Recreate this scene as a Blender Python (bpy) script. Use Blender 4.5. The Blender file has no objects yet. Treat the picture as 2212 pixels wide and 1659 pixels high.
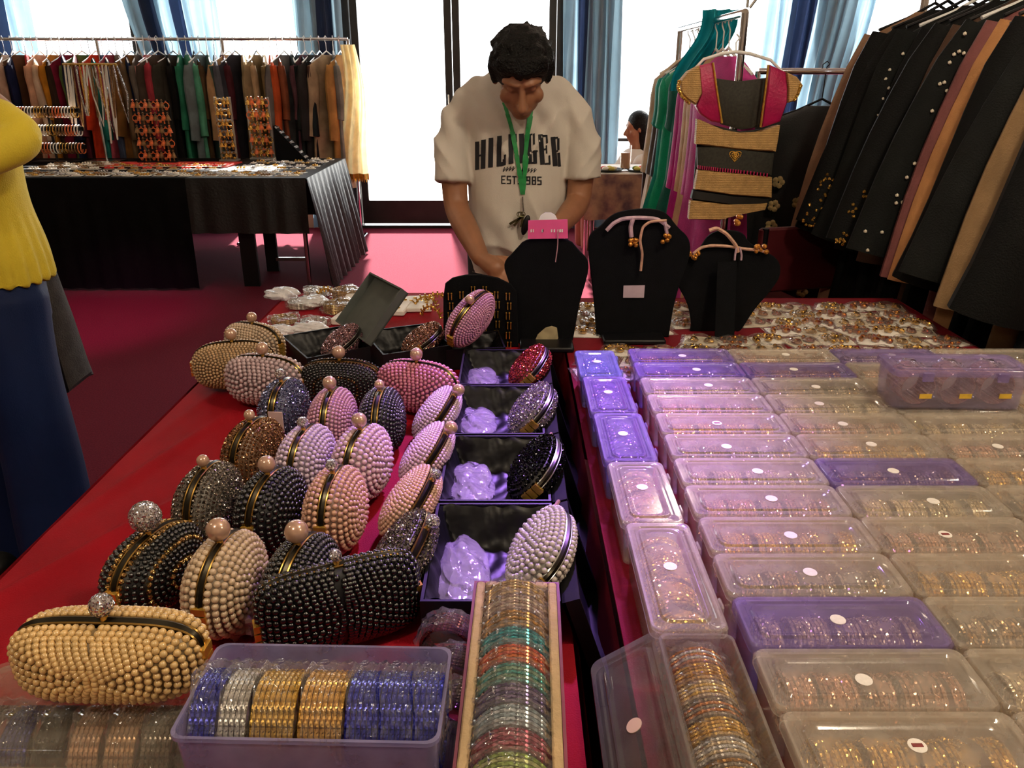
import bpy, bmesh, math, random
import numpy as np
from mathutils import Vector, Matrix, Euler
from mathutils.bvhtree import BVHTree

scene = bpy.context.scene
COL = scene.collection
R = math.radians
PI = math.pi
random.seed(7)
RNG = np.random.default_rng(7)

# ------------------------------------------------------------------ camera
CAM_H = 1.41
PITCH = R(21.6)
FPX = 1700.0
cam_data = bpy.data.cameras.new('camera')
cam_data.sensor_fit = 'HORIZONTAL'
cam_data.sensor_width = 36.0
cam_data.lens = 36.0 * FPX / 2212.0
cam_data.clip_start = 0.02
cam = bpy.data.objects.new('camera', cam_data)
COL.objects.link(cam)
cam.location = (0, 0, CAM_H)
cam.rotation_euler = (R(90) - PITCH, 0, 0)
scene.camera = cam

# ------------------------------------------------------------------ world, sun, exposure
world = bpy.data.worlds.new('world')
scene.world = world
world.use_nodes = True
_bg = world.node_tree.nodes['Background']
_bg.inputs[0].default_value = (0.93, 0.98, 1.0, 1)
_bg.inputs[1].default_value = 7.0

sun_data = bpy.data.lights.new('sun', 'SUN')
sun_data.energy = 40.0
sun_data.angle = R(3.0)
sun_data.color = (1.0, 0.96, 0.9)
sun = bpy.data.objects.new('sun', sun_data)
COL.objects.link(sun)
sun.rotation_euler = (R(-50), 0, R(7))      # shines in through the glazed wall, towards the viewer

scene.view_settings.view_transform = 'Standard'
scene.view_settings.look = 'None'
scene.view_settings.gamma = 1.0
scene.view_settings.use_curve_mapping = False
scene.view_settings.exposure = 0.0
scene.cycles.transparent_max_bounces = 32
scene.cycles.max_bounces = 8
scene.cycles.diffuse_bounces = 4
scene.cycles.glossy_bounces = 4
scene.cycles.transmission_bounces = 4
scene.cycles.sample_clamp_indirect = 6.0
scene.cycles.sample_clamp_direct = 0.0


def aim(o, target):
    d = Vector(target) - o.location
    o.rotation_euler = d.to_track_quat('-Z', 'Y').to_euler()


def spot(name, loc, target, power, color, size_deg, blend=0.6, radius=0.08):
    d = bpy.data.lights.new(name, 'SPOT')
    d.energy = power
    d.color = color
    d.spot_size = R(size_deg)
    d.spot_blend = blend
    d.shadow_soft_size = radius
    o = bpy.data.objects.new(name, d)
    COL.objects.link(o)
    o.location = loc
    aim(o, target)
    return o


def globe_light(name, loc, power, color, radius):
    d = bpy.data.lights.new(name, 'POINT')
    d.energy = power
    d.color = color
    d.shadow_soft_size = radius
    o = bpy.data.objects.new(name, d)
    COL.objects.link(o)
    o.location = loc
    return o


# the room's own lamps: warm ceiling globes and two violet stage lights (their fixtures are built further down)
WARM = (1.0, 0.84, 0.63)
CEIL_Z = 3.05
LAMP_SPOTS = [(0.98, 4.25), (-1.9, 3.6), (1.0, 0.75), (-0.9, -0.4), (2.6, -0.4), (-2.6, 1.0)]
for _i, (_x, _y) in enumerate(LAMP_SPOTS):
    globe_light('ceiling_lamp_light', (_x, _y, CEIL_Z - 0.32), (11, 9, 66, 44, 44, 11)[_i], WARM, 0.09)
STAGE_SPOTS = [((0.45, 2.9, 2.85), (0.10, 1.30, 0.85), 1050, (0.46, 0.22, 1.0), 22),
               ((-2.2, 2.2, 2.85), (-2.55, 4.65, 0.0), 420, (1.0, 0.10, 0.55), 24)]
for _l, _t, _p, _c, _s in STAGE_SPOTS:
    spot('stage_light_beam', _l, _t, _p, _c, _s, 0.9)


# ------------------------------------------------------------------ picture helpers: a pixel of the 2212x1659 frame to a point of the room
_cp, _sp = math.cos(PITCH), math.sin(PITCH)


def ray(px, py):
    x = (px - 1106.0) / FPX
    y = (829.5 - py) / FPX
    return Vector((x, _cp + y * _sp, -_sp + y * _cp))


def PZ(px, py, z):
    d = ray(px, py)
    t = (z - CAM_H) / d.z
    return Vector((d.x * t, d.y * t, z))


def PY(px, py, Y):
    d = ray(px, py)
    t = Y / d.y
    return Vector((d.x * t, Y, CAM_H + d.z * t))


def lin(c):
    if isinstance(c, str):
        c = c.lstrip('#')
        c = [int(c[i:i + 2], 16) / 255 for i in (0, 2, 4)]
    return tuple((v / 12.92 if v <= 0.04045 else ((v + 0.055) / 1.055) ** 2.4) for v in c[:3])


# ------------------------------------------------------------------ materials
MATS = {}


def mat(name, col, rough=0.5, metal=0.0, alpha=1.0, noise=None, bump=None, coat=0.0, spec=0.5, sheen=0.0,
        facet=None, col2=None, translucent=0.0, emit=0.0, stripes=None, fac_light=None, trans=0.0):
    """Procedural principled material.  noise=(scale, amount), bump=(scale, strength), facet=(scale, amount) tilts the
    normal at random per cell (crystals, glitter), stripes=(axis, frequency, colour, width)."""
    if name in MATS:
        return MATS[name]
    m = bpy.data.materials.new(name)
    MATS[name] = m
    m.use_nodes = True
    nt = m.node_tree
    N, L = nt.nodes, nt.links
    p = N['Principled BSDF']
    c = lin(col)
    p.inputs['Base Color'].default_value = (*c, 1)
    p.inputs['Roughness'].default_value = rough
    p.inputs['Metallic'].default_value = metal
    p.inputs['Alpha'].default_value = alpha
    p.inputs['Specular IOR Level'].default_value = spec
    p.inputs['Coat Weight'].default_value = coat
    p.inputs['Coat Roughness'].default_value = 0.1
    p.inputs['Transmission Weight'].default_value = trans
    if sheen:
        p.inputs['Sheen Weight'].default_value = sheen
        p.inputs['Sheen Roughness'].default_value = 0.4
    if emit:
        p.inputs['Emission Color'].default_value = (*c, 1)
        p.inputs['Emission Strength'].default_value = emit
    tc = N.new('ShaderNodeTexCoord')
    col_out = None
    if noise:
        nz = N.new('ShaderNodeTexNoise')
        nz.inputs['Scale'].default_value = noise[0]
        nz.inputs['Detail'].default_value = 4
        L.new(tc.outputs['Object'], nz.inputs['Vector'])
        mx = N.new('ShaderNodeMix')
        mx.data_type = 'RGBA'
        a = noise[1]
        dark = tuple(v * (1 - a) for v in c)
        lite = lin(col2) if col2 else tuple(min(1, v * (1 + a)) for v in c)
        mx.inputs[6].default_value = (*dark, 1) if not col2 else (*c, 1)
        mx.inputs[7].default_value = (*lite, 1)
        cr = N.new('ShaderNodeMapRange')
        cr.inputs[1].default_value = 0.35
        cr.inputs[2].default_value = 0.65
        L.new(nz.outputs['Fac'], cr.inputs[0])
        L.new(cr.outputs[0], mx.inputs[0])
        col_out = mx.outputs[2]
    if stripes:
        axis, freq, sc, width = stripes
        sep = N.new('ShaderNodeSeparateXYZ')
        L.new(tc.outputs['Object'], sep.inputs[0])
        mu = N.new('ShaderNodeMath'); mu.operation = 'MULTIPLY'; mu.inputs[1].default_value = freq
        L.new(sep.outputs[axis], mu.inputs[0])
        fr = N.new('ShaderNodeMath'); fr.operation = 'FRACT'
        L.new(mu.outputs[0], fr.inputs[0])
        lt = N.new('ShaderNodeMath'); lt.operation = 'LESS_THAN'; lt.inputs[1].default_value = width
        L.new(fr.outputs[0], lt.inputs[0])
        mx2 = N.new('ShaderNodeMix'); mx2.data_type = 'RGBA'
        mx2.inputs[6].default_value = (*c, 1)
        mx2.inputs[7].default_value = (*lin(sc), 1)
        if col_out is not None:
            L.new(col_out, mx2.inputs[6])
        L.new(lt.outputs[0], mx2.inputs[0])
        col_out = mx2.outputs[2]
    if col_out is not None:
        L.new(col_out, p.inputs['Base Color'])
        if emit:
            L.new(col_out, p.inputs['Emission Color'])
    normal = None
    if bump:
        nb = N.new('ShaderNodeTexNoise')
        nb.inputs['Scale'].default_value = bump[0]
        nb.inputs['Detail'].default_value = 3
        L.new(tc.outputs['Object'], nb.inputs['Vector'])
        b = N.new('ShaderNodeBump')
        b.inputs['Strength'].default_value = bump[1]
        b.inputs['Distance'].default_value = 0.01
        L.new(nb.outputs['Fac'], b.inputs['Height'])
        normal = b.outputs[0]
    if facet:
        vo = N.new('ShaderNodeTexVoronoi')
        vo.inputs['Scale'].default_value = facet[0]
        L.new(tc.outputs['Object'], vo.inputs['Vector'])
        sub = N.new('ShaderNodeVectorMath'); sub.operation = 'SUBTRACT'
        sub.inputs[1].default_value = (0.5, 0.5, 0.5)
        L.new(vo.outputs['Color'], sub.inputs[0])
        scl = N.new('ShaderNodeVectorMath'); scl.operation = 'SCALE'
        scl.inputs['Scale'].default_value = facet[1]
        L.new(sub.outputs[0], scl.inputs[0])
        add = N.new('ShaderNodeVectorMath'); add.operation = 'ADD'
        L.new(scl.outputs[0], add.inputs[0])
        if normal is not None:
            L.new(normal, add.inputs[1])
        else:
            ge = N.new('ShaderNodeNewGeometry')
            L.new(ge.outputs['Normal'], add.inputs[1])
        nn = N.new('ShaderNodeVectorMath'); nn.operation = 'NORMALIZE'
        L.new(add.outputs[0], nn.inputs[0])
        normal = nn.outputs[0]
    if normal is not None:
        L.new(normal, p.inputs['Normal'])
    if translucent:
        tr = N.new('ShaderNodeBsdfTranslucent')
        tr.inputs[0].default_value = (*c, 1)
        if col_out is not None:
            L.new(col_out, tr.inputs[0])
        ms = N.new('ShaderNodeMixShader')
        ms.inputs[0].default_value = translucent
        L.new(p.outputs[0], ms.inputs[1])
        L.new(tr.outputs[0], ms.inputs[2])
        L.new(ms.outputs[0], N['Material Output'].inputs['Surface'])
    return m


def film(name, tint, clear, rough=0.08, bump=None, body=0.0, facet=None):
    """Clear or milky plastic: transparent mixed with gloss and a little scattering body."""
    if name in MATS:
        return MATS[name]
    m = bpy.data.materials.new(name)
    MATS[name] = m
    m.use_nodes = True
    nt = m.node_tree
    N, L = nt.nodes, nt.links
    N.remove(N['Principled BSDF'])
    t = lin(tint)
    tr = N.new('ShaderNodeBsdfTransparent')
    tr.inputs[0].default_value = (*[0.25 * v + 0.75 for v in t], 1)
    df = N.new('ShaderNodeBsdfDiffuse'); df.inputs[0].default_value = (*t, 1)
    tl = N.new('ShaderNodeBsdfTranslucent'); tl.inputs[0].default_value = (*t, 1)
    gl = N.new('ShaderNodeBsdfGlossy'); gl.inputs['Roughness'].default_value = rough
    tc = N.new('ShaderNodeTexCoord')
    normal = None
    if bump:
        nb = N.new('ShaderNodeTexNoise'); nb.inputs['Scale'].default_value = bump[0]
        L.new(tc.outputs['Object'], nb.inputs['Vector'])
        b = N.new('ShaderNodeBump'); b.inputs['Strength'].default_value = bump[1]; b.inputs['Distance'].default_value = 0.01
        L.new(nb.outputs['Fac'], b.inputs['Height'])
        normal = b.outputs[0]
        L.new(normal, gl.inputs['Normal'])
    m1 = N.new('ShaderNodeMixShader'); m1.inputs[0].default_value = 0.25
    L.new(df.outputs[0], m1.inputs[1]); L.new(tl.outputs[0], m1.inputs[2])
    m2 = N.new('ShaderNodeMixShader')
    # scuffs: the plastic is a little cloudier in patches
    nz = N.new('ShaderNodeTexNoise'); nz.inputs['Scale'].default_value = 30; nz.inputs['Detail'].default_value = 5
    L.new(tc.outputs['Object'], nz.inputs['Vector'])
    mr = N.new('ShaderNodeMapRange')
    mr.inputs[1].default_value = 0.3; mr.inputs[2].default_value = 0.7
    mr.inputs[3].default_value = max(0, (1 - clear) * 0.75); mr.inputs[4].default_value = min(1, (1 - clear) * 1.25)
    L.new(nz.outputs['Fac'], mr.inputs[0])
    L.new(mr.outputs[0], m2.inputs[0])
    L.new(tr.outputs[0], m2.inputs[1]); L.new(m1.outputs[0], m2.inputs[2])
    # Schlick reflectance, the same from both sides of the sheet
    lw = N.new('ShaderNodeLayerWeight'); lw.inputs['Blend'].default_value = 0.5
    if normal is not None:
        L.new(normal, lw.inputs['Normal'])
    pw = N.new('ShaderNodeMath'); pw.operation = 'POWER'; pw.inputs[1].default_value = 5.0
    L.new(lw.outputs['Facing'], pw.inputs[0])
    fr = N.new('ShaderNodeMath'); fr.operation = 'MULTIPLY_ADD'; fr.inputs[1].default_value = 0.94; fr.inputs[2].default_value = 0.05
    L.new(pw.outputs[0], fr.inputs[0])
    m3 = N.new('ShaderNodeMixShader')
    L.new(fr.outputs[0], m3.inputs[0])
    L.new(m2.outputs[0], m3.inputs[1]); L.new(gl.outputs[0], m3.inputs[2])
    L.new(m3.outputs[0], N['Material Output'].inputs['Surface'])
    return m


# ------------------------------------------------------------------ mesh builder
def rotm(rx=0, ry=0, rz=0):
    return np.array(Euler((rx, ry, rz)).to_matrix())


class MB:
    def __init__(self):
        self.v, self.f, self.n = [], [], 0

    def add(self, verts, faces):
        verts = np.asarray(verts, dtype=float).reshape(-1, 3)
        byc = {}
        if isinstance(faces, np.ndarray):
            self.f.append(faces.astype(np.int64) + self.n)
        else:
            for fc in faces:
                byc.setdefault(len(fc), []).append(fc)
            for k, a in byc.items():
                self.f.append(np.array(a, dtype=np.int64) + self.n)
        self.v.append(verts)
        self.n += len(verts)
        return self

    def box(self, c, s, rot=None):
        x, y, z = s[0] / 2, s[1] / 2, s[2] / 2
        v = np.array([[a, b, d] for a in (-x, x) for b in (-y, y) for d in (-z, z)])
        if rot is not None:
            v = v @ np.asarray(rot).T
        return self.add(v + np.array(c), [(0, 1, 3, 2), (4, 6, 7, 5), (0, 4, 5, 1), (2, 3, 7, 6), (0, 2, 6, 4), (1, 5, 7, 3)])

    def rbox(self, c, s, b=0.01, rot=None, seg=3):
        """box with rounded vertical corners and softened top and bottom edges"""
        rings = []
        x, y, z = s[0] / 2, s[1] / 2, s[2] / 2
        for (ins, zz) in ((b * .5, -z), (0, -z + b * .5), (0, z - b * .5), (b * .5, z)):
            rings.append(rrect(2 * (x - ins), 2 * (y - ins), max(b - ins * .5, .0005), zz, seg))
        return self.loft([_xf(r, rot, c) for r in rings], caps=True)

    def loft(self, rings, caps=False, closed=True):
        rings = [np.asarray(r, float) for r in rings]
        k = len(rings[0])
        v = np.concatenate(rings)
        i = np.arange(k if closed else k - 1)
        j = (i + 1) % k
        fs = [np.stack([a * k + i, a * k + j, (a + 1) * k + j, (a + 1) * k + i], 1) for a in range(len(rings) - 1)]
        f = np.concatenate(fs)
        base = self.n
        self.add(v, f)
        if caps:
            self.f.append(np.arange(k)[::-1].reshape(1, -1) + base)
            self.f.append(np.arange(k).reshape(1, -1) + base + (len(rings) - 1) * k)
        return self

    def tube(self, pts, r, n=8, closed=False, caps=True, flat=None):
        """tube along points; r number or list; flat=(w,h) gives a strip section"""
        P = np.asarray(pts, float)
        m = len(P)
        rr = np.full(m, r, float) if np.isscalar(r) else np.asarray(r, float)
        T = np.zeros_like(P)
        if closed:
            T = np.roll(P, -1, 0) - np.roll(P, 1, 0)
        else:
            T[1:-1] = P[2:] - P[:-2]
            T[0] = P[1] - P[0]
            T[-1] = P[-1] - P[-2]
        T /= np.linalg.norm(T, axis=1)[:, None] + 1e-12
        up = np.array([0, 0, 1.0]) if abs(T[0][2]) < 0.9 else np.array([0, 1.0, 0])
        nrm = np.cross(T[0], up); nrm /= np.linalg.norm(nrm)
        a = np.linspace(0, 2 * PI, n, endpoint=False)
        rings = []
        for i in range(m):
            nrm = nrm - T[i] * np.dot(nrm, T[i])
            nrm /= np.linalg.norm(nrm) + 1e-12
            b = np.cross(T[i], nrm)
            if flat:
                s = np.array([(-1, -1), (1, -1), (1, 1), (-1, 1)]) * .5
                rings.append(P[i] + np.outer(s[:, 0] * flat[0], nrm) + np.outer(s[:, 1] * flat[1], b))
            else:
                rings.append(P[i] + rr[i] * (np.outer(np.cos(a), nrm) + np.outer(np.sin(a), b)))
        if closed:
            rings.append(rings[0])
            return self.loft(rings)
        return self.loft(rings, caps=caps)

    def cyl(self, p0, p1, r0, r1=None, n=16):
        return self.tube([p0, p1], [r0, r0 if r1 is None else r1], n)

    def lathe(self, prof, n=24, c=(0, 0, 0), rot=None, caps=True):
        a = np.linspace(0, 2 * PI, n, endpoint=False)
        rings = [_xf(np.stack([r * np.cos(a), r * np.sin(a), np.full(n, z)], 1), rot, c) for r, z in prof]
        return self.loft(rings, caps=caps)

    def ball(self, c, r, nu=16, nv=10, rot=None):
        r = np.array([r, r, r]) if np.isscalar(r) else np.array(r)
        a = np.linspace(0, 2 * PI, nu, endpoint=False)
        rings = []
        for t in np.linspace(-PI / 2, PI / 2, nv + 1):
            q = max(math.cos(t), 0.02)
            rings.append(_xf(np.stack([q * np.cos(a), q * np.sin(a), np.full(nu, math.sin(t))], 1) * r, rot, c))
        return self.loft(rings, caps=True)

    def grid(self, fn, nu, nv):
        U, V = np.meshgrid(np.linspace(0, 1, nu), np.linspace(0, 1, nv), indexing='ij')
        p = fn(U, V)
        v = np.stack(p, -1).reshape(-1, 3)
        i, j = np.meshgrid(np.arange(nu - 1), np.arange(nv - 1), indexing='ij')
        i, j = i.ravel(), j.ravel()
        return self.add(v, np.stack([i * nv + j, (i + 1) * nv + j, (i + 1) * nv + j + 1, i * nv + j + 1], 1))

    def prism(self, outline, y0, y1, rot=None, c=(0, 0, 0)):
        """outline in the XZ plane, extruded from y0 to y1"""
        o = np.asarray(outline, float)
        a = np.stack([o[:, 0], np.full(len(o), y0), o[:, 1]], 1)
        b = a.copy(); b[:, 1] = y1
        return self.loft([_xf(a, rot, c), _xf(b, rot, c)], caps=True)

    def torus(self, c, Rr, r, nu=32, nv=6, rot=None, arc=(0, 2 * PI), sq=None):
        full = arc[1] - arc[0] >= 2 * PI - 1e-6
        a = np.linspace(arc[0], arc[1], nu, endpoint=not full)
        P = np.stack([Rr * np.cos(a), Rr * np.sin(a), np.zeros(len(a))], 1)
        b = np.linspace(0, 2 * PI, nv, endpoint=False)
        rings = []
        rx, rz = (r, r) if sq is None else sq
        for i, t in enumerate(a):
            q = Rr + rx * np.cos(b)
            rings.append(_xf(np.stack([q * math.cos(t), q * math.sin(t), rz * np.sin(b)], 1), rot, c))
        if full:
            rings.append(rings[0])
        return self.loft(rings, caps=not full)

    def copies(self, bv, bf, pos, rots=None, scale=None):
        """many copies of one small triangle mesh (bv, bf) in this mesh"""
        bv = np.asarray(bv, float); bf = np.asarray(bf)
        pos = np.asarray(pos, float).reshape(-1, 3)
        k = len(pos)
        if k == 0:
            return self
        s = np.ones(k) if scale is None else np.broadcast_to(np.asarray(scale, float), (k,))
        if rots is None:
            v = bv[None] * s[:, None, None]
        else:
            v = np.einsum('kij,nj->kni', rots, bv) * s[:, None, None]
        v = v + pos[:, None]
        f = bf[None] + (np.arange(k) * len(bv))[:, None, None]
        return self.add(v.reshape(-1, 3), f.reshape(-1, bf.shape[1]))

    def arrays(self):
        return np.concatenate(self.v), self.f

    def xform(self, rot=None, c=(0, 0, 0)):
        self.v = [_xf(v, rot, c) for v in self.v]
        return self

    def mesh(self, name, smooth=True, angle=40):
        V = np.concatenate(self.v)
        loops = np.concatenate([f.ravel() for f in self.f])
        tot = np.concatenate([np.full(len(f), f.shape[1]) for f in self.f])
        st = np.concatenate([[0], np.cumsum(tot)[:-1]])
        me = bpy.data.meshes.new(name)
        me.vertices.add(len(V)); me.vertices.foreach_set('co', V.astype(np.float32).ravel())
        me.loops.add(len(loops)); me.loops.foreach_set('vertex_index', loops.astype(np.int32))
        me.polygons.add(len(tot))
        me.polygons.foreach_set('loop_start', st.astype(np.int32))
        me.update(calc_edges=True)
        if smooth:
            me.polygons.foreach_set('use_smooth', np.ones(len(tot), bool))
            if angle:
                me.set_sharp_from_angle(angle=R(angle))
        else:
            me.polygons.foreach_set('use_smooth', np.zeros(len(tot), bool))
        me.update()
        return me

    def build(self, name, m, parent=None, loc=None, rot=None, smooth=True, angle=40, label=None, kind=None):
        me = self.mesh(name, smooth, angle)
        o = bpy.data.objects.new(name, me)
        COL.objects.link(o)
        if m is not None:
            me.materials.append(m)
        if parent is not None:
            o.parent = parent
        if loc is not None:
            o.location = loc
        if rot is not None:
            o.rotation_euler = rot
        if label:
            o['label'] = label
        if kind:
            o['kind'] = kind
        return o


def _xf(p, rot, c):
    p = np.asarray(p, float)
    if rot is not None:
        p = p @ np.asarray(rot).T
    return p + np.asarray(c, float)


def rrect(w, d, r, z, seg=4):
    r = min(r, w / 2 - 1e-5, d / 2 - 1e-5)
    pts = []
    for cx, cy, a0 in ((w / 2 - r, d / 2 - r, 0), (-w / 2 + r, d / 2 - r, 90), (-w / 2 + r, -d / 2 + r, 180), (w / 2 - r, -d / 2 + r, 270)):
        for k in range(seg + 1):
            a = R(a0 + 90 * k / seg)
            pts.append((cx + r * math.cos(a), cy + r * math.sin(a), z))
    return np.array(pts)


def ico(sub=0):
    bm = bmesh.new()
    bmesh.ops.create_icosphere(bm, subdivisions=max(1, sub), radius=1.0)
    bm.verts.ensure_lookup_table()
    v = np.array([x.co[:] for x in bm.verts]); f = np.array([[y.index for y in x.verts] for x in bm.faces])
    bm.free()
    return v, f


ICO1 = ico(1)     # 20 triangles
ICO2 = ico(2)     # 80 triangles
OCT = (np.array([(1, 0, 0), (-1, 0, 0), (0, 1, 0), (0, -1, 0), (0, 0, 1), (0, 0, -1)], float),
       np.array([(0, 2, 4), (2, 1, 4), (1, 3, 4), (3, 0, 4), (2, 0, 5), (1, 2, 5), (3, 1, 5), (0, 3, 5)]))


def rand_rots(k):
    q = RNG.normal(size=(k, 4)); q /= np.linalg.norm(q, axis=1)[:, None]
    w, x, y, z = q.T
    return np.stack([np.stack([1 - 2 * (y * y + z * z), 2 * (x * y - z * w), 2 * (x * z + y * w)], -1),
                     np.stack([2 * (x * y + z * w), 1 - 2 * (x * x + z * z), 2 * (y * z - x * w)], -1),
                     np.stack([2 * (x * z - y * w), 2 * (y * z + x * w), 1 - 2 * (x * x + y * y)], -1)], 1)


# ------------------------------------------------------------------ things
def tag(o, label, cat, group=None, kind=None):
    o['label'] = label
    o['category'] = cat
    if group:
        o['group'] = group
    if kind:
        o['kind'] = kind
    return o


def thing(name, label, cat, loc=(0, 0, 0), rot=(0, 0, 0), group=None):
    o = bpy.data.objects.new(name, None)
    COL.objects.link(o)
    o.empty_display_size = 0.05
    o.location = loc
    o.rotation_euler = rot if not np.isscalar(rot) else (0, 0, rot)
    return tag(o, label, cat, group)


def struct(o):
    o['kind'] = 'structure'
    return o


def dup(root, loc=None, rot=None, label=None, group=None, mats=None):
    r = root.copy(); COL.objects.link(r)
    if loc is not None:
        r.location = loc
    if rot is not None:
        r.rotation_euler = rot if not np.isscalar(rot) else (0, 0, rot)
    if label:
        r['label'] = label
    if group:
        r['group'] = group
    for ch in list(root.children):
        c = ch.copy(); COL.objects.link(c); c.parent = r
        _own(c, mats)
        for g in ch.children:
            d = g.copy(); COL.objects.link(d); d.parent = c
            _own(d, mats)
    return r


def _own(o, mats):
    """give a copied part its own material where mats names one for this kind of part"""
    if not mats or o.type != 'MESH':
        return
    k = o.name.split('.')[0]
    if k in mats and o.material_slots:
        o.material_slots[0].link = 'OBJECT'
        o.material_slots[0].material = mats[k]


ORD = ['first', 'second', 'third', 'fourth', 'fifth', 'sixth', 'seventh', 'eighth', 'ninth', 'tenth', 'eleventh', 'twelfth',
       'thirteenth', 'fourteenth', 'fifteenth', 'sixteenth', 'seventeenth', 'eighteenth', 'nineteenth', 'twentieth']


def ordinal(i):
    if i < 20:
        return ORD[i]
    n = i + 1
    suf = 'th' if 10 <= n % 100 <= 20 else {1: 'st', 2: 'nd', 3: 'rd'}.get(n % 10, 'th')
    return f'{n}{suf}'


# shared materials
STEEL = mat('steel', '#b8b6b2', 0.25, 1.0)
CHROME = mat('chrome', '#d8d8dc', 0.12, 1.0)
GOLD = mat('gold_metal', '#d9ab4e', 0.25, .75, noise=(60, .2))
GOLDGLIT = mat('gold_glitter', '#d8a850', 0.18, .7, facet=(420, 1.5), noise=(25, .25))
BLACKCLOTH = mat('black_cloth', '#070708', 0.85, spec=.12, noise=(6, .3), bump=(300, .3))
BLACKVELVET = mat('black_velvet', '#07080b', 0.9, spec=.15, noise=(30, .2), bump=(600, .2))
BLACKCARD = mat('black_card', '#0b0b0e', 0.45, spec=.3, noise=(15, .2))
SATIN = mat('black_satin', '#060609', 0.42, spec=.22, bump=(16, .5), noise=(10, .2))
WHITECARD = mat('white_card', '#e6e2da', 0.6, noise=(20, .06))
CLEAR = film('clear_film', '#f4f2ee', 0.86, 0.06, bump=(55, .8))
SKIN = mat('skin', '#9a6a4c', 0.5, noise=(20, .08))


# ------------------------------------------------------------------ the room
WALL_Y = 7.75
X0, X1, Y0 = -5.2, 5.2, -3.2
carpet = mat('red_carpet', '#682030', 0.95, noise=(140, .18), bump=(420, .5), spec=.08)
plaster = mat('cream_plaster', '#b9a893', 0.85, noise=(2.5, .08), bump=(90, .1))
ceil_m = mat('ceiling_paint', '#c9c2b6', 0.9, noise=(2, .05))
frame_m = mat('dark_bronze_frame', '#2a2a28', 0.4, 0.5, noise=(8, .15))
glass_m = film('window_glass', '#ffffff', 0.99, 0.02)

struct(MB().box((0, (Y0 + WALL_Y) / 2, -.05), (X1 - X0, WALL_Y - Y0 + .3, .1)).build('floor', carpet, smooth=False))
struct(MB().box((0, (Y0 + WALL_Y) / 2, CEIL_Z + .05), (X1 - X0, WALL_Y - Y0 + .3, .1)).build('ceiling', ceil_m, smooth=False))
struct(MB().box((X0 - .05, (Y0 + WALL_Y) / 2, CEIL_Z / 2), (.1, WALL_Y - Y0 + .3, CEIL_Z)).build('wall_left', plaster, smooth=False))
struct(MB().box((X1 + .05, (Y0 + WALL_Y) / 2, CEIL_Z / 2), (.1, WALL_Y - Y0 + .3, CEIL_Z)).build('wall_right', plaster, smooth=False))
struct(MB().box((0, Y0 - .05, CEIL_Z / 2), (X1 - X0, .1, CEIL_Z)).build('wall_front', plaster, smooth=False))

DOOR_X0, DOOR_X1 = PY(760, 300, WALL_Y).x, PY(1212, 300, WALL_Y).x
HEAD_Z = 2.55
wb = MB()
wb.box((0, WALL_Y + .06, (HEAD_Z + CEIL_Z) / 2), (X1 - X0, .2, CEIL_Z - HEAD_Z))
wb.box(((X0 + DOOR_X0) / 2, WALL_Y + .06, .1), (DOOR_X0 - X0, .2, .2))
wb.box(((X1 + DOOR_X1) / 2, WALL_Y + .06, .1), (X1 - DOOR_X1, .2, .2))
piers = [X0 + .1, PY(330, 100, WALL_Y).x, PY(690, 100, WALL_Y).x, PY(1290, 100, WALL_Y).x, PY(1775, 100, WALL_Y).x, X1 - .1]
for p_ in piers:
    wb.box((p_, WALL_Y + .06, (.2 + HEAD_Z) / 2), (.22, .2, HEAD_Z - .2))
struct(wb.build('wall_back', plaster, smooth=False))

# glazed double door: two leaves, each with stiles, rails and a pane
door = struct(bpy.data.objects.new('door_1', None)); COL.objects.link(door)
door.location = (0, WALL_Y, 0)
mid = PY(982, 300, WALL_Y).x
fr_ = MB()
fr_.box((DOOR_X0 + .03, 0, HEAD_Z / 2), (.06, .14, HEAD_Z)).box((DOOR_X1 - .03, 0, HEAD_Z / 2), (.06, .14, HEAD_Z))
fr_.box(((DOOR_X0 + DOOR_X1) / 2, 0, HEAD_Z - .03), (DOOR_X1 - DOOR_X0 - .12, .14, .06))
fr_.box(((DOOR_X0 + DOOR_X1) / 2, 0, .012), (DOOR_X1 - DOOR_X0 - .12, .14, .024))
fr_.build('door_frame', frame_m, door, smooth=False)
for a, b, s in ((DOOR_X0 + .065, mid - .004, 1), (mid + .004, DOOR_X1 - .065, -1)):
    lf = MB()
    st = .065
    lf.box((a + st / 2, -.01, 1.26), (st, .05, 2.44)).box((b - st / 2, -.01, 1.26), (st, .05, 2.44))
    lf.box(((a + b) / 2, -.01, .15), (b - a - 2 * st, .05, .22)).box(((a + b) / 2, -.01, 2.44), (b - a - 2 * st, .05, .08))
    leaf = lf.build('door_leaf', frame_m, door, smooth=False)
    MB().box(((a + b) / 2, -.01, 1.33), (b - a - 2 * st, .012, 2.14)).build('pane', glass_m, leaf, smooth=False)
    hx = (b - .033) if s > 0 else (a + .033)
    MB().tube([(hx, -.035, 1.0), (hx, -.075, 1.0), (hx, -.075, 1.22), (hx, -.035, 1.22)], .009, 8).build('handle', STEEL, leaf)

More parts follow.
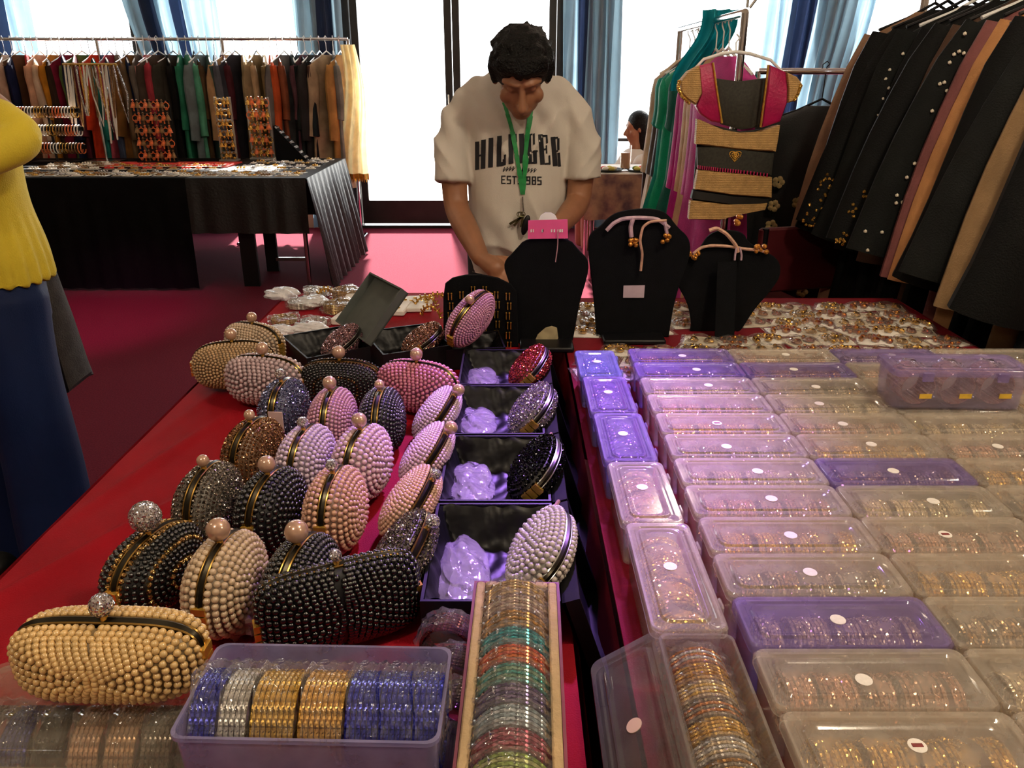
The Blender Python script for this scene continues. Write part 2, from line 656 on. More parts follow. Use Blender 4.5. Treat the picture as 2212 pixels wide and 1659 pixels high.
# windows between the piers
wins = [(piers[0] + .11, piers[1] - .11), (piers[1] + .11, piers[2] - .11), (piers[2] + .11, DOOR_X0), (DOOR_X1, piers[3] - .11), (piers[3] + .11, piers[4] - .11), (piers[4] + .11, piers[5] - .11)]
for i, (a, b) in enumerate(wins):
    w = struct(bpy.data.objects.new('window_%d' % (i + 1), None)); COL.objects.link(w)
    w.location = ((a + b) / 2, WALL_Y, .2)
    hw, H = (b - a) / 2, HEAD_Z - .2
    f = MB()
    f.box((-hw + .025, 0, H / 2), (.05, .1, H)).box((hw - .025, 0, H / 2), (.05, .1, H))
    f.box((0, 0, .03), (2 * hw - .1, .1, .06)).box((0, 0, H - .03), (2 * hw - .1, .1, .06))
    if hw > .4:
        f.box((0, 0, .62), (2 * hw - .1, .06, .03))
    f.build('window_frame', frame_m, w, smooth=False)
    MB().box((0, 0, H / 2), (2 * hw - .1, .01, H - .12)).build('pane', glass_m, w, smooth=False)

# paving outside, in full daylight
struct(MB().box((0, WALL_Y + 8.2, -.08), (40, 16, .06)).build('ground', mat('pale_paving', '#cfcac0', .8, noise=(2, .1)), smooth=False))

# ------------------------------------------------------------------ curtains
cur_m = mat('blue_curtain', '#7d97a6', 0.85, noise=(3, .12), bump=(200, .2), translucent=.42)
cur_d = mat('navy_curtain_stripe', '#1d2a45', 0.85, noise=(3, .12), bump=(200, .2), translucent=.2)


def curtain(px0, px1, py_ref, label, tie=None, dark=()):
    """a pleated full-length curtain hung from a track; dark lists stretches (0..1) of navy cloth"""
    Yc = WALL_Y - .22
    x0, x1 = PY(px0, py_ref, Yc).x, PY(px1, py_ref, Yc).x
    w = x1 - x0
    t = thing('curtain', label, 'curtain', ((x0 + x1) / 2, Yc, 0), 0, 'blue curtains along the glazed wall')
    n = max(4, int(w / .085))
    segs, prev = [], 0
    for d0, d1 in dark:
        if d0 > prev: segs.append((prev, d0, 0))
        segs.append((d0, d1, 1)); prev = d1
    if prev < 1: segs.append((prev, 1, 0))
    for a, b, dk in segs:
        def fn(U, V):
            s = a + (b - a) * U
            z = .03 + (2.66 - .03) * V
            pull = 0
            if tie is not None:
                # drawn to one side towards the tie-back height
                g = np.exp(-((z - 1.0) / .75) ** 2)
                pull = tie * g * (1 - s if tie > 0 else s)
            x = (s - .5) * w + pull + .012 * np.sin(s * n * 4.1 + z * 2)
            y = .045 * np.sin(s * n * 2 * PI + .5 * np.sin(z * 1.7 + s * 5)) * (.75 + .25 * (1 - V))
            return x, y, z
        MB().grid(fn, max(6, int((b - a) * n * 10)), 26).build('navy_panel' if dk else 'blue_panel', cur_d if dk else cur_m, t)
    MB().tube([(-w / 2 - .03, 0, 2.69), (w / 2 + .03, 0, 2.69)], .014, 8).build('curtain_rail', frame_m, t)
    return t


curtain(-40, 70, 40, 'blue curtain at the left edge behind the crowded clothes rail', dark=((0, .45),))
curtain(262, 470, 40, 'gathered blue and navy curtain slanting behind the hangers of the long rail', tie=.22, dark=((.16, .34), (.52, .62)))
curtain(636, 735, 40, 'narrow blue curtain just left of the glass door', dark=((.5, .85),))
curtain(1218, 1345, 40, 'pale blue curtain with navy stripe just right of the glass door', dark=((.26, .40),))
curtain(1655, 1900, 40, 'wide blue curtain with navy folds behind the black abayas', tie=-.2, dark=((.22, .46),))

# ------------------------------------------------------------------ lamp fixtures
lamp_glass = mat('lamp_globe', '#ffe2b0', .4, emit=9.0)
for i, (x, y) in enumerate(LAMP_SPOTS):
    t = thing('ceiling_lamp', 'warm globe ceiling lamp, %s of those hung in the hall' % ordinal(i), 'lamp', (x, y, CEIL_Z), 0, 'ceiling lamps')
    MB().lathe([(.001, 0), (.06, 0), (.055, -.025), (.012, -.03), (.012, -.14), (.03, -.15), (.045, -.17), (.001, -.17)], 20).build('stem', STEEL, t)
    # an open glass bowl hung below the bulb
    a_ = [(.05, -.175), (.055, -.18)]
    MB().lathe([(.03 + .10 * math.sin(q), -.2 - .0 + .0 - .20 * (1 - math.cos(q)) * .5) for q in np.linspace(.05, 1.4, 8)], 24, caps=False).build('shade', mat('lamp_shade_glass', '#f5e6cf', .3, alpha=.5), t)
for i, (l, tg, p_, c, s) in enumerate(STAGE_SPOTS):
    t = thing('stage_light', ('violet' if i == 0 else 'magenta') + ' stage spotlight clamped under the ceiling', 'stage light', l)
    d = (Vector(tg) - Vector(l)).to_track_quat('-Z', 'Y').to_euler()
    t.rotation_euler = d
    MB().lathe([(.055, .02), (.075, .02), (.075, .2), (.05, .24), (.001, .24)], 20, caps=False).build('housing', BLACKCARD, t)
    MB().tube([(-.09, 0, .1), (-.09, 0, .3), (.09, 0, .3), (.09, 0, .1)], .008, 6).build('yoke', BLACKCARD, t)


# ------------------------------------------------------------------ tables and cloths
TOP = 0.76
red_cloth = mat('red_velvet', '#8e0a1a', 0.75, noise=(7, .12), bump=(500, .25), spec=.15)
maroon_cloth = mat('maroon_cloth', '#6d0d1a', 0.8, noise=(7, .15), bump=(500, .25), spec=.15)
wood_m = mat('table_wood', '#5a4634', 0.5, noise=(5, .2))


def table(label, x0, x1, y0, y1, z=TOP - .008):
    cx, cy = (x0 + x1) / 2, (y0 + y1) / 2
    t = thing('trestle_table', label, 'table', (cx, cy, 0))
    MB().rbox((0, 0, z - .016), (x1 - x0 - .02, y1 - y0 - .02, .03), .01).build('tabletop', wood_m, t)
    for sx in (-1, 1):
        for sy in (-1, 1):
            px, py = sx * ((x1 - x0) / 2 - .07), sy * ((y1 - y0) / 2 - .12)
            MB().tube([(px, py, 0), (px, py, z - .03)], .016, 10).build('leg', STEEL, t)
    return t


def pleat(m, p0, p1, z0, z1, pleats, amp, nz=10, out=(0, 0), sag=0.0):
    p0, p1 = np.array(p0, float), np.array(p1, float)
    d = p1 - p0
    ln = np.linalg.norm(d)
    nrm = np.array([d[1], -d[0]]) / ln

    def fn(U, V):
        g = V ** .7
        w = amp * g * np.sin(U * pleats * 2 * PI + 1.3 * np.sin(U * 9)) + amp * .4 * g * np.sin(U * pleats * 5.1)
        off = .006 + .02 * g + w
        x = p0[0] + d[0] * U + nrm[0] * off + out[0] * V
        y = p0[1] + d[1] * U + nrm[1] * off + out[1] * V
        return x, y, z0 + (z1 - z0) * V + sag * V * np.sin(U * PI) * 0
    return m.grid(fn, max(12, int(pleats * 8)), nz)


def cloth(label, x0, x1, y0, y1, m_, drops, pleats=5, amp=.018, wrinkle=None, group=None):
    """drops = lowest z of the front, right, back and left skirts (None: no skirt)"""
    m = MB()
    wr = wrinkle or (lambda X, Y: 0 * X)

    def top(U, V):
        X, Y = x0 + (x1 - x0) * U, y0 + (y1 - y0) * V
        return X, Y, TOP + wr(X, Y)
    m.grid(top, 90, 150)

    def under(U, V):
        X, Y = x0 + (x1 - x0) * (1 - U), y0 + (y1 - y0) * V
        return X, Y, 0 * X + TOP - .004
    m.grid(under, 2, 2)
    fr, ri, ba, le = drops
    n = pleats
    if fr is not None: pleat(m, (x0, y0), (x1, y0), TOP, fr, n * (x1 - x0), amp)
    if ri is not None: pleat(m, (x1, y0), (x1, y1), TOP, ri, n * (y1 - y0), amp)
    if ba is not None: pleat(m, (x1, y1), (x0, y1), TOP, ba, n * (x1 - x0), amp)
    if le is not None: pleat(m, (x0, y1), (x0, y0), TOP, le, n * (y1 - y0), amp)
    o = m.build('tablecloth', m_, None)
    return tag(o, label, 'tablecloth', group)


def wrinkles(X, Y):
    z = 0 * X
    for cx, cy, ang, wd, ln, a in ((-.62, .98, 62, .012, .25, .011), (-.55, .78, 60, .015, .2, .011), (-.64, 1.25, 75, .012, .2, .009), (-.6, .62, 50, .012, .2, .01), (-.5, 1.12, 58, .009, .16, .004), (-.66, 1.5, 80, .01, .2, .004)):
        c, s = math.cos(R(ang)), math.sin(R(ang))
        u, v = (X - cx) * c + (Y - cy) * s, -(X - cx) * s + (Y - cy) * c
        z = z + a * np.exp(-(v / wd) ** 2 - (u / ln) ** 2)
    return z * np.clip((-X - .38) / .1, 0, 1)


LX0, LX1 = -.705, .075
RX0, RX1 = .137, 1.18
table('trestle table under the red velvet cloth with the beaded clutches', LX0, LX1, .35, 2.42)
cloth('red velvet tablecloth under the rows of beaded clutches', LX0, LX1, .35, 2.42, red_cloth, (.2, .2, .2, .12), wrinkle=wrinkles)
table('trestle table under the clear bangle boxes', RX0, RX1, .35, 2.36)
cloth('maroon tablecloth under the clear bangle boxes and gold jewellery packets', RX0, RX1, .35, 2.36, maroon_cloth, (.2, .16, .2, .16))

# ------------------------------------------------------------------ black-draped table at the back left
BX1 = PZ(660, 385, TOP).x
BY0, BY1 = PZ(660, 385, TOP).y, PZ(752, 342, TOP).y
BX0 = -4.3
bx_mid = PZ(400, 385, TOP).x
table('long trestle table under black drapes before the clothes rail', BX0, BX1, BY0, BY1)
m = MB()
m.box(((BX0 + bx_mid) / 2, (BY0 + BY1) / 2, TOP - .002), (bx_mid - BX0, BY1 - BY0, .006))
pleat(m, (BX0, BY0), (bx_mid, BY0), TOP, .02, 16, .012)
pleat(m, (bx_mid, BY1), (BX0, BY1), TOP, .3, 14, .012)
tag(m.build('tablecloth', BLACKCLOTH), 'black tablecloth falling to the floor on the long jewellery table', 'tablecloth')
m = MB()
m.box(((bx_mid + BX1) / 2, (BY0 + BY1) / 2, TOP - .002), (BX1 - bx_mid - .004, BY1 - BY0, .006))
pleat(m, (bx_mid, BY0), (BX1, BY0), TOP, .40, 5, .012)
pleat(m, (BX1, BY0), (BX1, BY1), TOP, .02, 11, .028, out=(.1, 0))
pleat(m, (BX1, BY1), (bx_mid, BY1), TOP, .3, 6, .012)
tag(m.build('tablecloth', mat('black_shiny_cloth', '#0b0b0d', .5, noise=(6, .3), bump=(60, .3))), 'short black tablecloth with pleated end at the corner of the jewellery table', 'tablecloth')
# wide black trestle leg and its floor bar in the open bay
t = thing('folding_trestle', 'black folding trestle standing in the open bay of the draped table', 'trestle', (PZ(568, 600, 0).x, BY0 + .12, 0))
MB().box((0, 0, .35), (.11, .03, .7)).build('upright', BLACKCARD, t, smooth=False)
MB().box((.02, .45, .35), (.09, .03, .7)).build('upright', BLACKCARD, t, smooth=False)
MB().box((.02, .22, .71), (.09, .48, .03)).build('head_rail', BLACKCARD, t, smooth=False)
MB().box((.18, .42, .10), (.24, .03, .025)).build('foot_bar', STEEL, t, smooth=False)

# ------------------------------------------------------------------ jewellery on the draped table
beadcols = {'orange': mat('orange_beads', '#d9703a', .3, noise=(90, .35)), 'gold': GOLDGLIT, 'pearl': mat('pearl_white', '#e9e2d6', .25, coat=.4, noise=(60, .1)),
            'red': mat('coral_red', '#d8352c', .35, noise=(60, .25)), 'brown': mat('bronze_beads', '#8a6a44', .35, .6, noise=(80, .3)), 'grey': mat('silver_glitter', '#c4c2c0', .2, 1.0, facet=(420, 1.5))}
felt = tag(MB().box((0, 0, .004), (1.0, .34, .008)).build('felt_mat', mat('coral_felt', '#d63a30', .9, noise=(30, .2), bump=(200, .4))), 'coral red felt mat of small trinkets on the draped table', 'mat')
felt.location = (PZ(372, 355, TOP).x, PZ(372, 357, TOP).y, TOP + .001)


def earring_mesh(kind):
    m = MB()
    if kind == 0:
        m.torus((0, 0, 0), .012, .002, 10, 5, rotm(PI / 2)).ball((0, 0, .015), .004, 6, 4).ball((0, 0, -.012), .007, 8, 5)
    else:
        m.lathe([(.001, .016), (.006, .012), (.012, -.006), (.0135, -.008), (.001, -.008)], 8).ball((0, 0, .02), .005, 6, 4)
        m.tube([(0, 0, -.006), (0, 0, -.022)], .003, 5)
    return m


E0 = earring_mesh(0).mesh('earring'); E1 = earring_mesh(1).mesh('earring')


def linked(me, name, m_, parent, loc, rot=(0, 0, 0), s=1):
    o = bpy.data.objects.new(name, me); COL.objects.link(o)
    if not me.materials: me.materials.append(m_)
    o.material_slots[0].link = 'OBJECT'; o.material_slots[0].material = m_
    o.parent = parent; o.location = loc; o.rotation_euler = rot; o.scale = (s, s, s)
    return o


def earring_rack(label, px, py_base, wpx, hpx, rows, n, board, mlist, Y=None):
    b = PZ(px, py_base, TOP) if Y is None else Vector((PZ(px, py_base, TOP).x, Y, TOP))
    k = (b.y * _cp + .2) / FPX
    w, h = wpx * k, hpx * k
    t = thing('earring_stand', label, 'jewellery stand', (b.x, b.y, TOP + .003), 0, 'earring stands on the draped table')
    for s in (-1, 1):
        MB().box((s * w / 2, 0, h / 2), (.012, .016, h)).build('post', board, t, smooth=False)
    MB().box((0, 0, .006), (w + .02, .1, .012)).build('base', board, t, smooth=False)
    for r in range(rows):
        z = h * (r + .9) / rows - .01
        bar = MB().box((0, -.004, z), (w, .006, .02)).build('rail', board, t, smooth=False)
        for i in range(n):
            linked(E1 if (i + r) % 3 else E0, 'earring', mlist[(i + r) % len(mlist)], bar, ((i + .5) / n * w - w / 2, -.016, z - .02), (0, 0, 0), h / rows / .05)
    return t


greyboard = mat('grey_board', '#8d8a86', .6, noise=(12, .1))
earring_rack('black earring stand hung with orange drops on the coral mat', 345, 352, 78, 128, 5, 9, BLACKCARD, [beadcols['orange'], beadcols['orange'], beadcols['brown']])
earring_rack('slim grey earring stand with gold drops, left of the pair', 497, 348, 32, 130, 6, 4, greyboard, [GOLDGLIT])
earring_rack('wider grey earring stand with gold drops, right of the pair', 570, 344, 46, 126, 5, 6, greyboard, [GOLDGLIT, beadcols['orange']])

# bangle bars and necklace stand
t = thing('bangle_stand', 'tiered bangle stand of gold and bronze bangles behind the yellow sleeve', 'jewellery stand', tuple(PZ(125, 352, TOP + .003)))
MB().box((0, 0, .008), (.34, .12, .016)).build('base', BLACKCARD, t, smooth=False)
MB().tube([(0, 0, .01), (0, 0, .42)], .009, 8).build('post', BLACKCARD, t)
for r in range(3):
    z = .12 + .13 * r
    bar = MB().tube([(-.24, 0, z), (.24, 0, z)], .018, 10).build('bar', BLACKCARD, t)
    bm_ = MB().torus((0, 0, 0), .033, .004, 18, 6, rotm(0, PI / 2, 0)).mesh('bangle')
    for i in range(20):
        linked(bm_, 'bangle', [GOLDGLIT, beadcols['brown'], beadcols['orange'], beadcols['pearl']][(i // 3 + r) % 4], bar, (-.22 + i * .023, 0, z - .012), (0, 0, 0), 1.15)
t = thing('necklace_stand', 'tall T-bar stand hung with pale bead necklaces', 'jewellery stand', tuple(PZ(232, 350, TOP + .003)))
MB().box((0, 0, .008), (.26, .14, .016)).build('base', STEEL, t, smooth=False)
MB().tube([(0, 0, .01), (0, 0, .70)], .008, 8).build('post', STEEL, t)
MB().tube([(-.2, 0, .70), (.2, 0, .70)], .012, 8).build('bar', GOLD, t)
for i in range(14):
    x = -.18 + i * .028
    ln = .34 + .22 * random.random()
    sw = random.uniform(-.05, .05)
    MB().tube([(x, -.016, .70), (x + sw * .3, -.024, .7 - ln * .5), (x + .012 + sw, -.02, .7 - ln), (x + .02 + sw, .02, .7 - ln * .5), (x + .008, .014, .70)], .007, 6).build('necklace', [beadcols['pearl'], WHITECARD, beadcols['brown'], beadcols['grey'], GOLDGLIT][i % 5], t)
t = thing('bracelet_ramp', 'black sloping bracelet ramp with silver rows at the table corner', 'jewellery stand', tuple(PZ(628, 345, TOP + .003)))
MB().prism([(-.1, 0), (.14, 0), (-.1, .26)], -.05, .05).build('ramp', BLACKVELVET, t, smooth=False)
for i in range(7):
    u = (i + .5) / 7
    x, z = -.1 + .24 * u, .26 * (1 - u)
    MB().box((x + .004, -.01, z + .006), (.02, .09, .006), rotm(0, R(47), 0)).build('bracelet', beadcols['grey'], t, smooth=False)

# flat goods: cards of trinkets laid edge to edge
card_m = {}
for k, c in enumerate(['#e3ddd0', '#c9bda6', '#d8cfc0', '#a8957c', '#efece6', '#232226']):
    card_m[k] = mat('card_%d' % k, c, .55, noise=(30, .08))


def trinket(me_i):
    m = MB()
    if me_i == 0:
        for i in range(3):
            for j in range(2):
                m.ball((-.03 + i * .03, -.018 + j * .036, .009), (.01, .01, .007), 8, 5)
    elif me_i == 1:
        m.torus((0, 0, .008), .026, .005, 16, 6)
        m.ball((0, 0, .01), .01, 8, 5)
    else:
        m.torus((-.02, 0, .007), .016, .004, 12, 6).torus((.02, 0, .007), .016, .004, 12, 6)
    return m


TRK = [trinket(i).mesh('ornament') for i in range(3)]
CARD = MB().box((0, 0, .0015), (.1, .075, .003)).mesh('card', smooth=False)
n_c = 0
for (xa, xb, ya, yb, nx, ny, ms, cs) in ((PZ(60, 375, TOP).x, BX1 - .06, BY0 + .06, BY0 + .35, 21, 3, ['pearl', 'gold', 'brown', 'grey'], [0, 1, 4, 2]),
                                         (PZ(250, 360, TOP).x, PZ(490, 360, TOP).x, BY0 + .45, BY0 + .74, 9, 3, ['red', 'orange', 'gold'], [3, 1]),
                                         (PZ(90, 360, TOP).x, PZ(240, 360, TOP).x, BY0 + .45, BY0 + .9, 7, 4, ['pearl', 'brown'], [2, 3, 0]),
                                         (PZ(520, 360, TOP).x, BX1 - .05, BY0 + .45, BY1 - .06, 6, 5, ['gold', 'grey', 'pearl'], [0, 4, 5])):
    for i in range(nx):
        for j in range(ny):
            x = xa + (xb - xa) * (i + .5) / nx + random.uniform(-.008, .008)
            y = ya + (yb - ya) * (j + .5) / ny + random.uniform(-.008, .008)
            on_felt = abs(x - felt.location.x) < .56 and abs(y - felt.location.y) < .22
            lab = 'trinket card %s, %s row back, %s from the pleated end' % (('on the coral felt' if nx == 9 else 'on the felt edge by the grey stands' if nx == 6 else 'on the felt front edge') if on_felt else 'before the necklace stand' if nx == 7 else 'by the grey earring stands' if nx == 6 else 'along the table front' if nx == 21 else 'beside the coral felt', ordinal(j), ordinal(nx - 1 - i))
            t = thing('trinket_card', lab, 'trinket', (x, y, TOP + (.0095 if on_felt else .0015)), random.uniform(-.2, .2), 'trinket cards on coral felt' if on_felt else 'trinket cards on draped table')
            s = .75 if (xb - xa) / nx < .105 else 1.0
            t.scale = (s, s, 1)
            linked(CARD, 'card', card_m[cs[(i * 3 + j) % len(cs)]], t, (0, 0, 0))
            linked(TRK[(i + 2 * j) % 3], 'ornament', beadcols[ms[(i + j) % len(ms)]], t, (0, 0, .002))
            n_c += 1

# ------------------------------------------------------------------ dining table by the window, right of the seller
DTX0, DTX1 = PZ(1262, 375, TOP).x, PZ(1262, 375, TOP).x + 1.5
DTY0 = PZ(1300, 378, TOP).y
table('dining table by the window under a floral cloth', DTX0, DTX1, DTY0, DTY0 + .7)
floral = mat('floral_cloth', '#b08a6e', .8, noise=(9, .5), col2='#5d4046')
m = MB()
m.box(((DTX0 + DTX1) / 2, DTY0 + .35, TOP - .002), (DTX1 - DTX0, .7, .006))
pleat(m, (DTX0, DTY0), (DTX1, DTY0), TOP, .46, 7, .015)
pleat(m, (DTX1, DTY0), (DTX1, DTY0 + .7), TOP, .46, 4, .015)
pleat(m, (DTX0, DTY0 + .7), (DTX0, DTY0), TOP, .46, 4, .015)
tag(m.build('tablecloth', floral), 'brown and mauve floral tablecloth on the dining table by the window', 'tablecloth')
tag(MB().rbox((DTX0 + .36, DTY0 + .33, TOP + .004), (.62, .58, .004), .002).build('paper_runner', mat('white_paper', '#f2f0ea', .7, noise=(8, .05))), 'white paper sheet spread over the floral tablecloth', 'paper')
g = PZ(1355, 372, TOP + .006)
t = thing('drinking_glass', 'tall straight glass of amber drink on the floral table', 'glass', (g.x, g.y + .12, TOP + .0065))
MB().lathe([(.036, 0), (.04, .17), (.038, .17), (.034, .006), (.001, .006)], 20, caps=True).build('tumbler', film('glass_clear', '#ffffff', .93, .03), t)
MB().lathe([(.001, .008), (.033, .008), (.036, .12), (.001, .12)], 20).build('drink', mat('amber_drink', '#b5763a', .2, alpha=.85), t)
for i, (px, c, l) in enumerate(((1318, '#26241f', 'dark plate with white food on the floral table, beside the tall glass'), (1388, '#35322c', 'dark plate of salad on the floral table'))):
    q = PZ(px, 374, TOP + .006)
    t = thing('plate', l, 'plate', (q.x, q.y + .1, TOP + .0065))
    MB().lathe([(.001, .0), (.07, 0), (.105, .016), (.107, .018), (.07, .006), (.001, .006)], 28).build('dish', mat('plate%d' % i, c, .3), t)
    for k in range(5):
        a = k * 1.3
        MB().ball((.035 * math.cos(a), .035 * math.sin(a), .02), (.026, .022, .016), 8, 6).build('food', mat('food%d' % (k % 3 + i), ['#efe8da', '#cdbf5a', '#d8504a', '#7da043'][k % 3 + i], .6), t)


def chair(label, x, y, rz, m_, seat_h=.46, back_h=.95):
    t = thing('dining_chair', label, 'chair', (x, y, 0), rz)
    MB().rbox((0, 0, seat_h - .025), (.42, .42, .05), .03).build('seat', m_, t)
    MB().rbox((0, .205, (seat_h + back_h) / 2 + .06), (.40, .035, back_h - seat_h - .12), .015).build('backrest', m_, t)
    for sx in (-1, 1):
        MB().tube([(sx * .18, -.18, 0), (sx * .18, -.18, seat_h - .04)], .014, 8).build('leg', BLACKCARD, t)
        MB().tube([(sx * .18, .19, 0), (sx * .18, .20, seat_h), (sx * .18, .215, back_h)], .014, 8).build('leg', BLACKCARD, t)
    return t


darkred = mat('dark_red_vinyl', '#4c1218', .45, noise=(8, .15))
chair('dark red chair behind the blouse at the abaya rail', PY(1665, 560, 3.35).x, 3.35, R(195), darkred, .46, .84)
chair('dark wooden chair at the near side of the floral table', DTX0 + .5, DTY0 - .35, R(180), mat('dark_wood', '#2b1c17', .4, noise=(9, .2)))
chair('brown dining chair by the window behind the floral table', DTX0 - .02, DTY0 + 1.2, 0, mat('brown_wood', '#5a3a30', .4, noise=(9, .2)))


# ------------------------------------------------------------------ people
def fuse(mb, voxel=.007, smooth=6, name='person_body'):
    """weld overlapping closed shapes into one continuous skin"""
    me = mb.mesh(name + '_parts', True, 0)
    o = bpy.data.objects.new(name + '_parts', me); COL.objects.link(o)
    r = o.modifiers.new('weld', 'REMESH'); r.mode = 'VOXEL'; r.voxel_size = voxel; r.use_smooth_shade = True
    s = o.modifiers.new('soften', 'SMOOTH'); s.factor = .5; s.iterations = smooth
    dg = bpy.context.evaluated_depsgraph_get()
    out = bpy.data.meshes.new_from_object(o.evaluated_get(dg))
    bpy.data.objects.remove(o); bpy.data.meshes.remove(me)
    out.name = name
    return out


def mesh_obj(me, name, m_, parent=None):
    o = bpy.data.objects.new(name, me); COL.objects.link(o)
    me.materials.clear(); me.materials.append(m_)
    o.parent = parent
    return o


def limb(m, pts, rad, n=14, cuff=False):
    P = np.array([tuple(p) for p in pts], float)
    # resample smoothly
    k = len(P); t = np.arange(k); tt = np.linspace(0, k - 1, (k - 1) * 6 + 1)
    Q = np.stack([np.interp(tt, t, P[:, i]) for i in range(3)], 1)
    r = np.interp(tt, t, np.array(rad, float))
    for _ in range(3):
        Q[1:-1] = .25 * Q[:-2] + .5 * Q[1:-1] + .25 * Q[2:]
        r[1:-1] = .25 * r[:-2] + .5 * r[1:-1] + .25 * r[2:]
    m.tube(Q, r, n)
    m.ball(Q[0], r[0] * .98, 12, 8)
    if not cuff:
        m.ball(Q[-1], r[-1] * .98, 12, 8)
    return m


def trunk(m, rings, n=28):
    """rings: (x, y, z, half width, half depth)"""
    a = np.linspace(0, 2 * PI, n, endpoint=False)
    ca, sa = np.cos(a), np.sin(a)
    sx, sy = np.sign(ca) * np.abs(ca) ** .85, np.sign(sa) * np.abs(sa) ** .85
    return m.loft([np.stack([x + w * sx, y + d * sy, np.full(n, z)], 1) for x, y, z, w, d in rings], caps=True)


def hand(m, wrist, fwd, side, up, s=1.0, curl=.5, thumb=1):
    """palm, four unequal bent fingers and a thumb leaving the side of the palm"""
    w, f, sd, u = Vector(wrist), Vector(fwd).normalized(), Vector(side).normalized(), Vector(up).normalized()
    limb(m, [w, w + f * .045 * s, w + f * .085 * s], [.024 * s, .031 * s, .034 * s], 10)
    for i, (o_, ln) in enumerate(((-.027, .062), (-.009, .075), (.009, .080), (.026, .070))):
        b = w + f * .085 * s + sd * o_ * s * (-thumb)
        d1 = (f * math.cos(curl * .5) - u * math.sin(curl * .5))
        d2 = (f * math.cos(curl * 1.2) - u * math.sin(curl * 1.2))
        d3 = (f * math.cos(curl * 1.8) - u * math.sin(curl * 1.8))
        p1 = b + d1 * ln * .45 * s; p2 = p1 + d2 * ln * .32 * s; p3 = p2 + d3 * ln * .23 * s
        limb(m, [b - f * .02 * s, b, p1, p2, p3], [.010 * s, .0105 * s, .0095 * s, .009 * s, .0075 * s], 8)
    b = w + f * .03 * s + sd * .028 * thumb * s
    limb(m, [b, b + (f * .5 + sd * thumb * .8) * .035 * s, b + (f * .9 + sd * thumb * .7) * .062 * s], [.013 * s, .0115 * s, .009 * s], 8)


def head(m, c, up, face, s=1.0):
    """skull, jaw, nose, brow, ears, lips and neck stub; returns a local frame"""
    u, f = Vector(up).normalized(), Vector(face).normalized()
    r = f.cross(u).normalized()
    M = np.array([r[:], (-f)[:], u[:]]).T          # columns: right, back, up
    C = np.array(tuple(c))

    def P(x, y, z): return C + M @ np.array((x, -y, z)) * s       # y = towards the face
    m.ball(P(0, -.012, .03), (.077 * s, .098 * s, .092 * s), 20, 14, M)
    m.ball(P(0, .022, -.045), (.060 * s, .068 * s, .072 * s), 18, 12, M)
    m.ball(P(0, .052, -.092), (.032 * s, .030 * s, .026 * s), 12, 8, M)      # chin
    limb(m, [P(0, .086, .012), P(0, .100, -.012), P(0, .112, -.034)], [.010 * s, .012 * s, .016 * s], 8)   # nose
    for q in (-1, 1):
        m.ball(P(q * .012, .099, -.038), (.010 * s, .010 * s, .008 * s), 8, 6, M)   # nostril wings
        limb(m, [P(q * .012, .086, .030), P(q * .030, .082, .034), P(q * .052, .062, .026)], [.009 * s, .010 * s, .008 * s], 8)  # brow
        m.ball(P(q * .030, .071, .006), (.0135 * s, .010 * s, .010 * s), 10, 8, M)   # closed lids
        m.ball(P(q * .078, -.004, -.006), (.012 * s, .020 * s, .033 * s), 10, 8, M)  # ears
        m.ball(P(q * .045, .055, -.03), (.022 * s, .022 * s, .026 * s), 10, 8, M)    # cheeks
    limb(m, [P(-.024, .080, -.064), P(0, .090, -.062), P(.024, .080, -.064)], [.006 * s, .008 * s, .006 * s], 8)
    limb(m, [P(-.020, .080, -.073), P(0, .088, -.074), P(.020, .080, -.073)], [.006 * s, .009 * s, .006 * s], 8)
    return P, M


def hair_cap(P, M, m_, parent, s=1.0, long=0.0, fringe=.05, name='hair', seed=3):
    """short tousled hair: a shell over the skull with tufts"""
    rnd = random.Random(seed)
    m = MB()
    m.ball(P(0, -.022, .036), (.088 * s, .104 * s, .092 * s), 22, 14, M)
    m.ball(P(0, -.055, -.005), (.080 * s, .066 * s, .085 * s), 18, 12, M)
    for k in range(170):
        a, b = rnd.uniform(0, 2 * PI), rnd.uniform(.15, 1.5)
        d = np.array((math.cos(a) * math.cos(b), math.sin(a) * math.cos(b), math.sin(b)))
        if d[1] > .55 and d[2] < .45: continue
        q = (d[0] * .088, d[1] * .104 - .02, d[2] * .088 + .036)
        tip = (q[0] * 1.06 + rnd.uniform(-.012, .012), (q[1] + .02) * 1.05 - .02 + rnd.uniform(-.012, .012), q[2] + .004 + rnd.uniform(-.004, .008))
        m.tube([P(q[0] * .93, (q[1] + .02) * .93 - .02, q[2] * .95), P(*q), P(*tip)], [.015 * s, .012 * s, .004 * s], 6)
    for k in range(14):      # fringe over the brow
        x = -.065 + .01 * k
        m.tube([P(x * .9, .060, .105), P(x, .092 - abs(x) * .4, .075), P(x * 1.05, .092 - abs(x) * .5, fringe + rnd.uniform(-.012, .008))], [.016 * s, .013 * s, .005 * s], 6)
    for q in (-1, 1):        # sides down to the ears
        m.tube([P(q * .07, -.0, .07), P(q * .084, .006, .03), P(q * .080, .012, -.02)], [.024 * s, .018 * s, .008 * s], 8)
    me = fuse(m, .006, 2, name)
    return mesh_obj(me, name, m_, parent)


